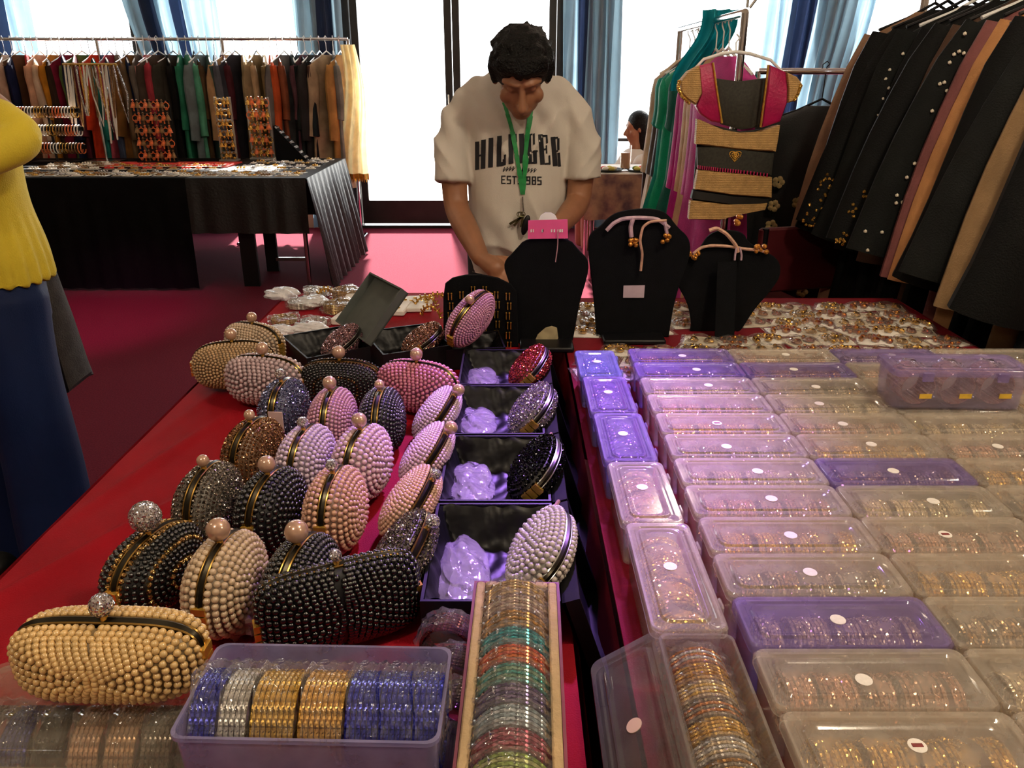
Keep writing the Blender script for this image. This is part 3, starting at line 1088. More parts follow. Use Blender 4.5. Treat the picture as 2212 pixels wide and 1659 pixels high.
def long_hair(P, m_, parent, ends, s=1.0, name='hair'):
    m = MB()
    m.ball(P(0, -.02, .045), .098 * s, 18, 12)
    rnd = random.Random(5)
    e = Vector(ends)
    for k in range(26):
        a = PI * (.05 + .9 * k / 25) + PI
        q = Vector(tuple(P(.085 * math.cos(a), .075 * math.sin(a) - .01, .03)))
        top = Vector(tuple(P(.04 * math.cos(a), .05 * math.sin(a) - .01, .11)))
        w = Vector((math.cos(a) * .05, rnd.uniform(-.03, .05), rnd.uniform(-.03, .03)))
        m.tube([top, q, q.lerp(e + w, .5) + Vector((0, 0, .02)), e + w], [.02 * s, .026 * s, .028 * s, .012 * s], 7)
    return mesh_obj(fuse(m, .009, 3, name), name, m_, parent)


def folds(me, amp, fn):
    n = len(me.vertices)
    co = np.empty(n * 3, np.float32); me.vertices.foreach_get('co', co); co = co.reshape(-1, 3)
    no = np.empty(n * 3, np.float32); me.vertices.foreach_get('normal', no); no = no.reshape(-1, 3)
    co += no * (amp * fn(co[:, 0], co[:, 1], co[:, 2]))[:, None]
    me.vertices.foreach_set('co', co.ravel()); me.update()


HAIR = mat('black_hair', '#070605', .6, spec=.25, noise=(60, .4), bump=(160, .8))
denim = mat('dark_trousers', '#14161c', .85, noise=(20, .2), bump=(300, .2))
shoe_m = mat('black_shoe', '#101010', .5, noise=(20, .1))

# ---- the seller bending over the table
man = thing('person', 'person in a white printed T-shirt and green lanyard bending over the table', 'person', (0.02, 2.92, 0))


def rel(root, v):
    return Vector(v) - root.location


MY = 2.90
HC = PY(1126, 160, 2.66)
up_, face_ = Vector((0, -.64, .77)), Vector((.02, -.78, -.63))
eR, wR = PY(984, 448, 2.80), PY(1038, 556, 2.56)
eL, wL = PY(1250, 438, 2.82), PY(1205, 492, 2.60)
b = MB()
Ph, Mh = head(b, HC, up_, face_, 1.06)
limb(b, [(.02, 2.87, 1.34), (.02, 2.80, 1.42), tuple(HC + Vector((0, .05, -.02)))], [.075, .062, .06])
trunk(b, [(.02, MY, .80, .15, .10), (.02, MY - .01, 1.0, .15, .10), (.02, MY - .02, 1.2, .165, .10), (.02, MY - .03, 1.33, .15, .085), (.02, MY - .04, 1.38, .09, .06)])
limb(b, [(-.13, 2.86, 1.32), (-.205, 2.83, 1.17), tuple(eR), tuple(eR.lerp(wR, .45)), tuple(wR)], [.05, .050, .043, .043, .030])
limb(b, [(.17, 2.86, 1.32), (.247, 2.835, 1.17), tuple(eL), tuple(eL.lerp(wL, .45)), tuple(wL)], [.05, .050, .043, .042, .030])
hR = PY(1085, 590, 2.47)
hand(b, wR, hR - wR, (1, .0, .3), (0, -.2, 1), 1.0, .7, thumb=1)
hL = PY(1172, 505, 2.52)
hand(b, wL, hL - wL, (-.6, -.5, .3), (0, -.4, 1), 1.0, .8, thumb=-1)
for sx in (-1, 1):
    limb(b, [(.02 + sx * .09, MY, .86), (.02 + sx * .1, MY, .5), (.02 + sx * .1, MY + .02, .09)], [.085, .06, .04])
bm_man = fuse(b, .0045, 5)
o = mesh_obj(bm_man, 'body', SKIN, man); o.location = -man.location
h = hair_cap(Ph, Mh, HAIR, man, 1.06, fringe=.055); h.location = -man.location
shirt_m = mat('white_cotton', '#cfc8bd', .85, noise=(5, .04), bump=(350, .15))
s_ = MB()
trunk(s_, [(.02, MY, .72, .185, .135), (.02, MY - .005, .80, .188, .145), (.02, MY - .01, .92, .182, .155), (.02, MY - .015, 1.05, .178, .145), (.02, MY - .02, 1.18, .195, .135),
           (.02, MY - .03, 1.29, .205, .12), (.02, MY - .035, 1.355, .175, .10), (.02, MY - .04, 1.40, .115, .08), (.02, MY - .05, 1.425, .082, .07)])
limb(s_, [(-.115, 2.86, 1.345), (-.175, 2.85, 1.275), (-.205, 2.83, 1.17), (-.208, 2.80, 1.055)], [.056, .062, .060, .063], 18, True)
limb(s_, [(.155, 2.86, 1.345), (.215, 2.85, 1.275), (.247, 2.835, 1.17), (.25, 2.82, 1.065)], [.056, .062, .060, .063], 18, True)
sm = fuse(s_, .006, 5, 'tshirt')


def shirt_folds(x, y, z):
    d = np.sin(40 * x + 16 * z + 2 * np.sin(9 * z)) * np.clip((1.32 - z) * 2, 0, 1) * .5
    d += np.sin(70 * (x + (z - 1.3) * .55)) * np.exp(-((z - 1.28) / .1) ** 2) * .6
    d += np.sin(24 * z - 26 * np.abs(x - .02) + 3 * np.sin(10 * x)) * np.clip((1.0 - z) * 6, 0, 1.4)
    rid = lambda t: (1 - np.abs(np.sin(t))) ** 3
    d += 1.3 * rid(15 * (x - .02) + 9 * np.abs(z - 1.36) ** .8 * np.sign(x - .02)) * np.clip((1.36 - z) * 5, 0, 1) * np.clip((z - 1.0) * 6, 0, 1)
    d += 1.5 * rid(11 * z + 13 * np.abs(x - .02) + 2 * np.sin(8 * x)) * np.clip((1.05 - z) * 7, 0, 1)
    d += .4 * rid(16 * z - 20 * np.abs(x - .02)) * np.clip((np.abs(x - .02) - .17) * 20, 0, 1)
    return d


folds(sm, .0105, shirt_folds)
shirt = mesh_obj(sm, 'tshirt', shirt_m, man); shirt.location = -man.location
tr = MB()
for sx in (-1, 1):
    limb(tr, [(.02 + sx * .085, MY, .88), (.02 + sx * .095, MY, .48), (.02 + sx * .1, MY + .02, .06)], [.105, .085, .068], 16)
trunk(tr, [(.02, MY, .78, .165, .115), (.02, MY, .95, .16, .11)])
o = mesh_obj(fuse(tr, .009, 5, 'trousers'), 'trousers', denim, man); o.location = -man.location
for sx in (-1, 1):
    o = MB().ball((0, -.05, .045), (.048, .13, .05), 16, 10).build('shoe', shoe_m, man); o.location = Vector((.02 + sx * .1, MY + .02, 0)) - man.location

# print and lanyard, laid on the shirt
bvh = BVHTree.FromPolygons([v.co[:] for v in sm.vertices], [p.vertices[:] for p in sm.polygons])
camloc = Vector((0, 0, CAM_H))


def on_shirt(px, py, lift=.002):
    d = ray(px, py).normalized()
    hit, nrm, _, _ = bvh.ray_cast(camloc, d)
    if hit is None:
        hit = PY(px, py, MY - .14); nrm = Vector((0, -1, 0))
    return np.array(hit + (nrm if nrm.dot(d) < 0 else -nrm) * lift)


def ink(m, quad, nu=3, nv=8, lift=.002):
    """quad of picture corners (tl, tr, br, bl) wrapped on the shirt"""
    q = np.array(quad, float)
    P = np.zeros((nu, nv, 3))
    for i in range(nu):
        for j in range(nv):
            u, v = i / (nu - 1), j / (nv - 1)
            a = q[0] * (1 - u) + q[1] * u; c = q[3] * (1 - u) + q[2] * u
            P[i, j] = on_shirt(*(a * (1 - v) + c * v), lift)
    i, j = np.meshgrid(np.arange(nu - 1), np.arange(nv - 1), indexing='ij'); i, j = i.ravel(), j.ravel()
    m.add(P.reshape(-1, 3), np.stack([i * nv + j, (i + 1) * nv + j, (i + 1) * nv + j + 1, i * nv + j + 1], 1))


ink_m = mat('navy_print', '#14161d', .7, noise=(40, .15))


def bar(m, x0, x1, top, bot, slant=0):
    ink(m, [(x0, top), (x1, top - 1), (x1 + slant, bot - 1), (x0 + slant, bot)])


word = [  # thick stems and thin strokes of the block letters, per letter
    [(1027, 1036, 306, 367, 0), (1040, 1050, 302, 365, -1), (1036, 1041, 334, 338, 0)],
    [(1056, 1066, 298, 362, -1)],
    [(1074, 1084, 294, 360, -1), (1083, 1087, 350, 359, 0), (1086, 1090, 344, 358, 0), (1089, 1093, 334, 357, 0)],
    [(1098, 1108, 290, 354, 1), (1107, 1115, 290, 294, 0), (1112, 1116, 290, 308, 1), (1107, 1111, 319, 323, 0), (1110, 1113, 312, 330, 0)],
    [(1121, 1132, 289, 353, 2)],
    [(1137, 1147, 290, 354, 2), (1146, 1150, 289, 293, 0), (1151, 1155, 289, 313, 1), (1147, 1152, 350, 354, 1), (1151, 1159, 326, 354, 1), (1148, 1161, 325, 329, 0)],
    [(1162, 1172, 291, 356, 5), (1172, 1180, 292, 296, 0), (1178, 1182, 292, 310, 1), (1174, 1179, 321, 325, 0), (1178, 1181, 314, 332, 1), (1177, 1186, 352, 356, 0), (1184, 1188, 336, 356, 1)],
    [(1189, 1199, 296, 359, 5), (1198, 1205, 296, 300, 0), (1203, 1208, 299, 325, 0), (1199, 1205, 325, 329, 0), (1203, 1209, 330, 360, 2)]]
for L_ in word:
    m = MB()
    for s in L_:
        bar(m, *s)
    o = m.build('print_letter', ink_m, shirt)
# brush script line
rs = random.Random(4)
m = MB()
for k in range(11):
    x = 1086 + k * 6.6
    if k in (4,): continue
    y = 366 - 2 * math.sin(k * .5)
    ink(m, [(x + 3, y - 5), (x + 5, y - 5), (x + 2, y + 5), (x, y + 5)], 2, 4)
    ink(m, [(x + 2, y + 2), (x + 7, y - 3), (x + 7, y - 1), (x + 2, y + 4)], 3, 2)
m.build('print_script', ink_m, shirt)
GL = {'E': [(0, .25, 0, 1), (.2, 1, 0, .14), (.2, .8, .43, .57), (.2, 1, .86, 1)], 'S': [(0, 1, 0, .15), (0, .28, .1, .5), (0, 1, .43, .57), (.72, 1, .5, .9), (0, 1, .86, 1)],
      'T': [(0, 1, 0, .15), (.36, .66, .1, 1)], '.': [(0, .6, .84, 1)], '1': [(.25, .6, 0, 1)], '9': [(0, 1, 0, .15), (0, .32, .1, .5), (0, 1, .43, .57), (.66, 1, .1, .9), (0, 1, .86, 1)],
      '8': [(0, 1, 0, .13), (0, .3, .1, .9), (.7, 1, .1, .9), (.2, .8, .43, .57), (0, 1, .87, 1)], '5': [(0, 1, 0, .15), (0, .28, .1, .5), (0, 1, .43, .57), (.7, 1, .5, .9), (0, 1, .86, 1)]}
x = 1083
for ch in 'EST.1985':
    w = 4 if ch == '.' else 9.2
    m = MB()
    for (a, c, t0, t1) in GL[ch]:
        y0 = 379 + (x - 1083) * .03; hh = 18
        ink(m, [(x + a * w, y0 + t0 * hh), (x + c * w, y0 + t0 * hh), (x + c * w, y0 + t1 * hh), (x + a * w, y0 + t1 * hh)], 2, 3)
    m.build('print_letter', ink_m, shirt)
    x += w + 2.6

green = mat('green_ribbon', '#1f8a45', .6, noise=(50, .2))
m = MB()
for pts, wd in (([(1090, 222), (1096, 246), (1106, 285), (1116, 335), (1124, 385), (1129, 420)], 11), ([(1148, 222), (1144, 252), (1140, 290), (1136, 335), (1132, 385), (1130, 420)], 11)):
    for (a, c) in zip(pts[:-1], pts[1:]):
        ink(m, [(a[0] - wd / 2, a[1]), (a[0] + wd / 2, a[1]), (c[0] + wd * .4, c[1]), (c[0] - wd * .4, c[1])], 3, 6, .006)
lan = m.build('lanyard', green, man); lan.location = -man.location
keys = MB()
k0 = Vector(tuple(on_shirt(1129, 424, .008)))
k1 = Vector(tuple(on_shirt(1131, 455, .012)))
keys.tube([k0, k1], .003, 6)
lk = keys.build('lanyard_clip', STEEL, lan)
kb = MB()
kb.ball(k1 + Vector((.008, -.012, -.045)), (.013, .008, .036), 12, 8, rotm(0, R(15), 0))
kb.build('key_fob', BLACKCARD, lan)
kk = MB()
for dx, an in ((-.018, 40), (-.004, 10), (-.028, 60)):
    kk.box(k1 + Vector((dx, -.012, -.03)), (.008, .002, .045), rotm(0, R(an), 0)); kk.torus(k1 + Vector((dx * .5, -.012, -.008)), .008, .0015, 12, 5, rotm(PI / 2))
kk.build('key', mat('brass_keys', '#6d6a48', .35, .9), lan)

# ---- visitor in yellow at the left edge
vis = thing('person', 'person in a yellow jumper and navy trousers with elbow raised, at the table side', 'person', (-1.43, 2.05, 0))
V0 = vis.location
b = MB()
hc = Vector((-1.47, 2.0, 1.57))
Pv, Mv = head(b, hc, (0, 0, 1), (-.75, -.65, 0), 1.0)
limb(b, [(-1.45, 2.04, 1.36), (-1.455, 2.03, 1.46), (-1.465, 2.01, 1.53)], [.07, .055, .055])
trunk(b, [(-1.43, 2.05, .85, .15, .11), (-1.43, 2.05, 1.1, .14, .1), (-1.44, 2.05, 1.3, .16, .1), (-1.45, 2.05, 1.4, .09, .06)])
limb(b, [(-1.31, 2.04, 1.35), (-1.145, 1.94, 1.262), (-1.29, 1.78, 1.19), (-1.38, 1.70, 1.12)], [.05, .045, .036, .028])
hand(b, (-1.38, 1.70, 1.12), (-.8, -.4, -.1), (0, 0, 1), (.4, -.8, 0), .95, .7)
limb(b, [(-1.60, 2.04, 1.35), (-1.66, 2.0, 1.12), (-1.62, 1.85, .98)], [.05, .042, .03])
hand(b, (-1.62, 1.85, .98), (.3, -.9, -.1), (1, 0, 0), (0, 0, 1), .95, .7)
for sx in (-1, 1):
    limb(b, [(-1.43 + sx * .08, 2.05, .86), (-1.43 + sx * .085, 2.05, .5), (-1.43 + sx * .085, 2.06, .08)], [.08, .06, .04])
o = mesh_obj(fuse(b, .006, 5), 'body', SKIN, vis); o.location = -V0
o = hair_cap(Pv, Mv, HAIR, vis, 1.0, seed=8); o.location = -V0
yel = mat('yellow_knit', '#d9c130', .8, noise=(6, .06), bump=(260, .25), sheen=.1)
s_ = MB()
trunk(s_, [(-1.43, 2.05, .895, .195, .155), (-1.43, 2.05, .93, .19, .15), (-1.43, 2.05, 1.05, .178, .14), (-1.435, 2.05, 1.2, .175, .13), (-1.44, 2.05, 1.31, .165, .115), (-1.445, 2.05, 1.38, .12, .085), (-1.45, 2.04, 1.42, .075, .065)])
limb(s_, [(-1.345, 2.04, 1.335), (-1.235, 1.99, 1.305), (-1.145, 1.94, 1.262), (-1.235, 1.85, 1.225), (-1.33, 1.74, 1.15)], [.060, .056, .050, .047, .042], 16)
limb(s_, [(-1.56, 2.04, 1.34), (-1.65, 2.0, 1.14), (-1.63, 1.88, 1.0)], [.075, .07, .05], 16)
me = fuse(s_, .008, 6, 'jumper')
folds(me, .006, lambda x, y, z: np.sin(30 * np.arctan2(y - 2.05, x + 1.43)) * np.clip((1.1 - z) * 4, 0, .9) + .6 * np.sin(18 * x + 25 * z))
o = mesh_obj(me, 'jumper', yel, vis); o.location = -V0
navy = mat('navy_trousers', '#10214a', .65, spec=.2, noise=(5, .12), bump=(250, .15))
tr = MB()
trunk(tr, [(-1.43, 2.05, .78, .17, .125), (-1.43, 2.05, .93, .165, .12)])
for sx in (-1, 1):
    limb(tr, [(-1.43 + sx * .085, 2.05 - .03 * sx, .86), (-1.43 + sx * .09, 2.05 - .05 * sx, .48), (-1.43 + sx * .1, 2.05 - .06 * sx, .04)], [.108, .10, .105], 16)
me = fuse(tr, .009, 5, 'trousers')
folds(me, .006, lambda x, y, z: np.sin(16 * x + 9 * z + 12 * y))
o = mesh_obj(me, 'trousers', navy, vis); o.location = -V0
for sx in (-1, 1):
    o = MB().ball((0, -.05, .04), (.045, .12, .045), 16, 10).build('shoe', shoe_m, vis); o.location = Vector((-1.43 + sx * .1, 2.05 - .06 * sx, 0)) - V0

# grey coat hanging behind the visitor
ct = thing('coat', 'dark grey wool coat hanging beside the navy trousers', 'coat', (-1.30, 2.36, .0))
p_ = [PY(92, 520, 2.36), PY(150, 690, 2.36), PY(188, 800, 2.36), PY(134, 832, 2.36)]
rings = []
n = 28
a = np.linspace(0, 2 * PI, n, endpoint=False)
for u in np.linspace(0, 1, 10):
    xr = np.interp(u, [0, .55, 1], [p_[0].x, p_[1].x, p_[2].x - .005]) + 1.30
    xl = np.interp(u, [0, 1], [-.22, -.13])
    z = np.interp(u, [0, 1], [p_[0].z, p_[3].z])
    zz = z + (.035 * u) * (np.cos(a) > 0) * np.cos(a)
    rings.append(np.stack([(xl + xr) / 2 + (xr - xl) / 2 * np.cos(a), (.05 + .03 * u) * np.sin(a) * (1 + .2 * u * np.sin(5 * a)), zz], 1))
MB().loft(rings, caps=True).build('coat_skirt', mat('grey_wool', '#3a3736', .9, noise=(30, .2), bump=(200, .4)), ct)


# ---- two diners by the window
def diner(label, x, y, top_z, facing, cloth_m, arm_to=None):
    t = thing('person', label, 'person', (x, y, 0))
    b = MB()
    hz = top_z - .13
    f = Vector((math.cos(facing), math.sin(facing), -.15))
    r = Vector((-f.y, f.x, 0)).normalized()
    P_, M_ = head(b, (0, 0, hz), (f.x * .1, f.y * .1, 1), f, .95)
    limb(b, [(0, 0, hz - .24), (0, 0, hz - .08)], [.06, .05])
    trunk(b, [(0, 0, .48, .16, .13), (0, 0, hz - .3, .15, .1), (0, 0, hz - .2, .1, .07)])
    for s in (-1, 1):
        limb(b, [Vector((0, 0, .5)) + r * .09 * s, Vector((f.x, f.y, 0)) * .42 + Vector((0, 0, .5)) + r * .1 * s, Vector((f.x, f.y, 0)) * .42 + Vector((0, 0, .06)) + r * .1 * s], [.085, .065, .045])
        sh = Vector((0, 0, hz - .24)) + r * .17 * s
        el = sh + Vector((f.x * .1, f.y * .1, -.2))
        wr_ = el + Vector((f.x * .24, f.y * .24, .03))
        limb(b, [sh, el, wr_], [.045, .04, .027])
        hand(b, wr_, (f.x, f.y, .1), r * s, (0, 0, 1), .9, .6)
    mesh_obj(fuse(b, .008, 4), 'body', SKIN, t)
    long_hair(P_, HAIR, t, tuple(Vector((-f.x * .10, -f.y * .10, hz - .38))), .95)
    s_ = MB()
    trunk(s_, [(0, 0, .46, .2, .16), (0, 0, .7, .175, .13), (0, 0, hz - .3, .175, .12), (0, 0, hz - .2, .12, .085), (0, 0, hz - .16, .07, .06)])
    for s in (-1, 1):
        sh = Vector((0, 0, hz - .25)) + r * .16 * s
        limb(s_, [sh, sh + Vector((f.x * .1, f.y * .1, -.2))], [.062, .055])
    mesh_obj(fuse(s_, .01, 5, 'blouse'), 'top', cloth_m, t)
    return t


q = PY(1378, 240, 6.72)
diner('person with long dark hair seated at the floral table by the window', q.x, 6.72, q.z, R(190), mat('pale_top', '#d9d4cc', .8, noise=(8, .06)))
chair('chair under the long-haired diner by the window', q.x, 6.75, R(-90), mat('brown_wood', '#5a3a30', .4))
q = PY(1690, 262, 5.2)
diner('person in a cream top seated behind the hanging gold blouse', q.x, 5.2, q.z, R(170), mat('cream_top', '#d6c2b0', .8, noise=(8, .06)))
chair('chair under the diner in the cream top', q.x, 5.23, R(-90), mat('brown_wood', '#5a3a30', .4))


# ------------------------------------------------------------------ garments on hangers
def fabric(name, c, **k):
    return mat('cloth_' + name, c, k.pop('rough', .8), spec=.2, noise=k.pop('noise', (14, .14)), bump=k.pop('bump', (220, .25)), translucent=k.pop('translucent', .0), **k)


WHITEPLASTIC = mat('white_plastic', '#e9e9e6', .35, noise=(20, .04))


def garment_meshes(seed, W=.42, L=1.15, T=.075, hemw=1.05, sleeve=.55, splay=.05, drop=.12, sl_r=(.06, .05), ripples=5):
    """body, one sleeve each side and a hanger; hook centre at the origin, width along x"""
    rnd = random.Random(seed)
    n = 40
    a = np.linspace(0, 2 * PI, n, endpoint=False)
    ph = rnd.uniform(0, 6)
    prof = [(0, .13, .5), (.015, .17, .7), (.055, W * .75, .9), (.085, W * .97, 1), (.13, W, 1.05), (.28, W * .93, 1.1), (.5, W * .96, 1.15)]
    rings = []
    for (d, w, t) in prof + [(.5 + (L - .5) * k, W * (.96 + (hemw - .96) * k), 1.15 + .5 * k) for k in (.25, .5, .75, 1)]:
        g = min(1, max(0, (d - .12) / max(.2, L - .2)))
        rr = 1 + .38 * g * np.sin(ripples * a + ph + d * 2) + .15 * g * np.sin(2.3 * ripples * a + 2 * ph)
        ca, sa = np.cos(a), np.sin(a)
        x = w / 2 * np.sign(ca) * np.abs(ca) ** .8 * (1 + .05 * g * np.sin(3 * a + ph))
        y = T / 2 * t * np.sign(sa) * np.abs(sa) ** .8 * rr
        rings.append(np.stack([x + .015 * g * math.sin(ph + d * 3), y, np.full(n, -drop - d)], 1))
    body = MB().loft(rings, caps=True).mesh('garment_body')
    sl = []
    for s in (-1, 1):
        pts = []
        k = 7
        for i in range(k):
            u = i / (k - 1)
            pts.append((s * (W / 2 - .035 + splay * u + .012 * math.sin(u * 4 + ph)), .01 * math.sin(u * 5 + ph) - .004, -drop - .085 - sleeve * u))
        rad = [sl_r[0] * .75] + [sl_r[0] + (sl_r[1] - sl_r[0]) * i / (k - 2) for i in range(k - 1)]
        m = MB()
        m.tube(pts, rad, 12)
        m.v[0][:, 1] *= .62
        sl.append(m.mesh('sleeve'))
    hg = MB()
    hg.tube([(0, 0, 0.0), (.012, 0, .014), (.0, 0, .026), (-.016, 0, .012), (-.014, 0, -.008), (0, 0, -.03), (0, 0, -drop + .03)], .0028, 6)
    hg.tube([(-W * .42, 0, -drop - .06), (-W * .2, 0, -drop - .02), (0, 0, -drop + .03), (W * .2, 0, -drop - .02), (W * .42, 0, -drop - .06)], .006, 6)
    return body, sl, hg.mesh('hanger')


def garment(name, label, cat, meshes, m_, loc, rot, group, sleeve_m=None, hanger_m=None, with_sleeves=True):
    body, sl, hg = meshes
    t = thing(name, label, cat, loc, rot, group)
    linked(body, 'garment_body', m_, t, (0, 0, 0))
    if with_sleeves:
        for s_ in sl:
            linked(s_, 'sleeve', sleeve_m or m_, t, (0, 0, 0))
    linked(hg, 'hanger', hanger_m or WHITEPLASTIC, t, (0, 0, 0))
    return t


def rail(label, p0, p1, z, r=.014, feet=True, posts=2):
    """clothes rail: hanging bar, end posts and cross feet"""
    p0, p1 = Vector(p0), Vector(p1)
    t = thing('clothes_rail', label, 'clothes rail', ((p0.x + p1.x) / 2, (p0.y + p1.y) / 2, 0))
    c = Vector((t.location.x, t.location.y))
    d = (p1 - p0).normalized()
    n = Vector((-d.y, d.x))
    a, b = p0 - c, p1 - c
    MB().tube([(a.x, a.y, z), (b.x, b.y, z)], r, 10).build('hanging_bar', CHROME, t)
    for i in range(posts):
        q = a + (b - a) * (i / (posts - 1))
        MB().tube([(q.x, q.y, .03), (q.x, q.y, z)], r, 10).build('post', CHROME, t)
        MB().tube([(q.x - n.x * .24, q.y - n.y * .24, .016), (q.x + n.x * .24, q.y + n.y * .24, .016)], .014, 8).build('foot', CHROME, t)
    return t


# long rail behind the draped table
RAILY = 7.08
rx0, rx1 = PY(-60, 100, RAILY).x, PY(752, 100, RAILY).x
RZ = 1.665
rail('long chrome clothes rail crowded with kurtas before the windows', (rx0, RAILY), (rx1, RAILY), RZ, .014, posts=4)
palette = ['#7da483', '#1d1c1a', '#5c5630', '#c4a28c', '#1c2348', '#6a4a33', '#b3201f', '#d9bda3', '#d2a284', '#3d2a20', '#b8791f', '#262a4a', '#7c1630', '#5a1f2c',
           '#55693a', '#1f7a72', '#cc3a1c', '#4d5a74', '#a34452', '#6f573e', '#1e2a50', '#7d5326', '#6b6259', '#a83440', '#c98a86', '#4a3c33', '#171717', '#3c372f', '#2c7d5f', '#58a083',
           '#5a452f', '#6e7d80', '#3d5a54', '#585a63', '#4e1f28', '#b08b64', '#2f2f38', '#a38a60', '#b79a78', '#8e7c5c', '#7b6845', '#c4552a', '#8d4f35', '#6c6a69', '#1a2424', '#20282c', '#5d3a44', '#2d2c2c',
           '#45302a', '#b29b7d', '#7c7f7c', '#b3864a']
names_ = ['sage green', 'black', 'olive', 'dusty rose', 'navy', 'brown', 'scarlet', 'cream', 'peach', 'dark brown', 'mustard', 'indigo', 'burgundy', 'wine', 'moss green', 'teal', 'vermilion', 'slate blue', 'rose red',
          'umber', 'deep blue', 'bronze', 'taupe', 'crimson', 'salmon', 'cocoa', 'jet black', 'charcoal brown', 'emerald', 'mint green', 'chestnut', 'blue grey', 'bottle green', 'grey', 'maroon', 'camel', 'dark slate', 'khaki', 'sand', 'drab olive',
          'old gold', 'rust orange', 'russet', 'ash grey', 'black green', 'blue black', 'plum', 'soft black', 'espresso', 'beige', 'pewter', 'golden ochre']
GV = [garment_meshes(11, .40, .95, .045, 1.05, .5, .03), garment_meshes(12, .44, 1.1, .05, 1.15, .55, .05), garment_meshes(13, .38, 1.2, .042, 1.3, .42, .02), garment_meshes(14, .42, 1.0, .055, 1.0, .58, .07)]
N_G = len(palette)
for i in range(N_G):
    u = (i + .5) / N_G
    x = rx0 + .06 + (rx1 - rx0 - .1) * u
    rz = R(90 + random.choice((-1, 1)) * random.uniform(6, 34))
    garment('hanging_kurta', '%s kurta on the long rail, %s from its outer end' % (names_[i], ordinal(i)), 'kurta', GV[i % 4],
            fabric('kurta_%d' % i, palette[i], noise=(9, .25), translucent=.22), (x, RAILY + random.uniform(-.01, .01), RZ + .0), (0, 0, rz), 'kurtas on the long rail', hanger_m=WHITEPLASTIC if i % 3 else CHROME)


# pale gold shawl at the end of that rail
def shawl(U, V):
    z = 1.62 - 1.02 * V
    x = (U - .5) * (.12 + .14 * V) + .03 * np.sin(V * 5)
    y = .025 * np.sin(U * 18 + V * 2)
    return x, y, z - RZ


t = thing('hanging_shawl', 'pale gold shawl hanging at the door end of the long rail', 'shawl', (rx1 + .02, RAILY - .12, RZ))
MB().grid(shawl, 40, 16).build('drape', fabric('pale_gold', '#dcc898', rough=.5, translucent=.35), t)
MB().grid(lambda U, V: (shawl(U, 0 * V + 1)[0], shawl(U, 0 * V + 1)[1], shawl(U, 0 * V + 1)[2] - .06 * V * (1 + .3 * np.sin(U * 90))), 60, 3).build('fringe', GOLD, t)

# ------------------------------------------------------------------ abaya rail on the right, running towards the viewer
ABX = 1.56
AZ = 1.73
rail('chrome rail of black abayas running along the right side', (ABX, 1.45), (ABX, 3.3), AZ, .016)
t = thing('rail_pole', 'silver pole rising above the black abayas', 'pole', (ABX - .0, 2.77, AZ + .017))
MB().tube([(0, 0, 0), (0, 0, .42)], .016, 12).build('tube', CHROME, t)
MB().lathe([(.001, .0), (.024, .0), (.024, .05), (.001, .05)], 14).build('collar', STEEL, t)

blackA = fabric('abaya_black', '#030404', noise=(9, .3), rough=.7)
blackB = fabric('abaya_grey', '#0d100f', noise=(9, .25), rough=.75)
blackC = fabric('abaya_charcoal', '#121413', noise=(9, .25), rough=.75)
tanF = fabric('abaya_tan', '#8d6c52', rough=.65)
brownF = fabric('abaya_brown', '#4a3527', rough=.65)
mauveF = fabric('abaya_mauve', '#7a4a48', rough=.6)
peachF = fabric('abaya_peach', '#b37f50', rough=.6)
goldF = fabric('abaya_gold', '#8f7350', rough=.55)
pearlbead = mat('garment_pearl', '#e8dfc8', .2, coat=.5, noise=(80, .05))
AV = [garment_meshes(21, .46, 1.42, .06, 1.35, .70, .17, .10, (.08, .11), 9), garment_meshes(22, .46, 1.45, .06, 1.5, .66, .22, .10, (.075, .085), 8), garment_meshes(23, .44, 1.4, .055, 1.3, .72, .12, .10, (.08, .11), 7)]
abayas = [  # Y, fabric, variant, trim, label
    (3.20, tanF, 2, None, 'plain tan abaya, farthest on the abaya rail'),
    (3.10, blackA, 0, None, 'plain black abaya just in front of the tan one'),
    (3.00, blackA, 1, 'gold', 'black abaya with gold beads down its front edge and tassel sleeve'),
    (2.90, blackB, 0, 'pearl', 'grey-black abaya with scattered pearls on its sleeve, behind the silver pole'),
    (2.81, blackA, 2, None, 'deep black abaya beside the silver pole'),
    (2.70, blackA, 1, 'gold', 'black abaya with gold bead clusters at the cuff'),
    (2.61, brownF, 2, None, 'dark brown abaya between two black ones'),
    (2.52, blackB, 1, 'pearl', 'grey-black abaya with pearls along a wide hanging sleeve'),
    (2.42, mauveF, 2, None, 'dusty mauve abaya beside the peach sleeve'),
    (2.34, peachF, 2, 'flower', 'peach abaya with small dark flower studs on its sleeve'),
    (2.24, blackA, 0, None, 'black abaya just in front of the peach one'),
    (2.14, blackC, 1, None, 'charcoal abaya near the open bangle box'),
    (2.04, goldF, 2, None, 'sand gold abaya second nearest on the abaya rail'),
    (1.94, blackA, 0, 'silver', 'black abaya with silver beaded cuff, nearest on the abaya rail')]
silverbead = mat('silver_bead', '#c9c9cc', .15, 1.0)
darkstud = mat('dark_stud', '#3a3326', .3, .6)
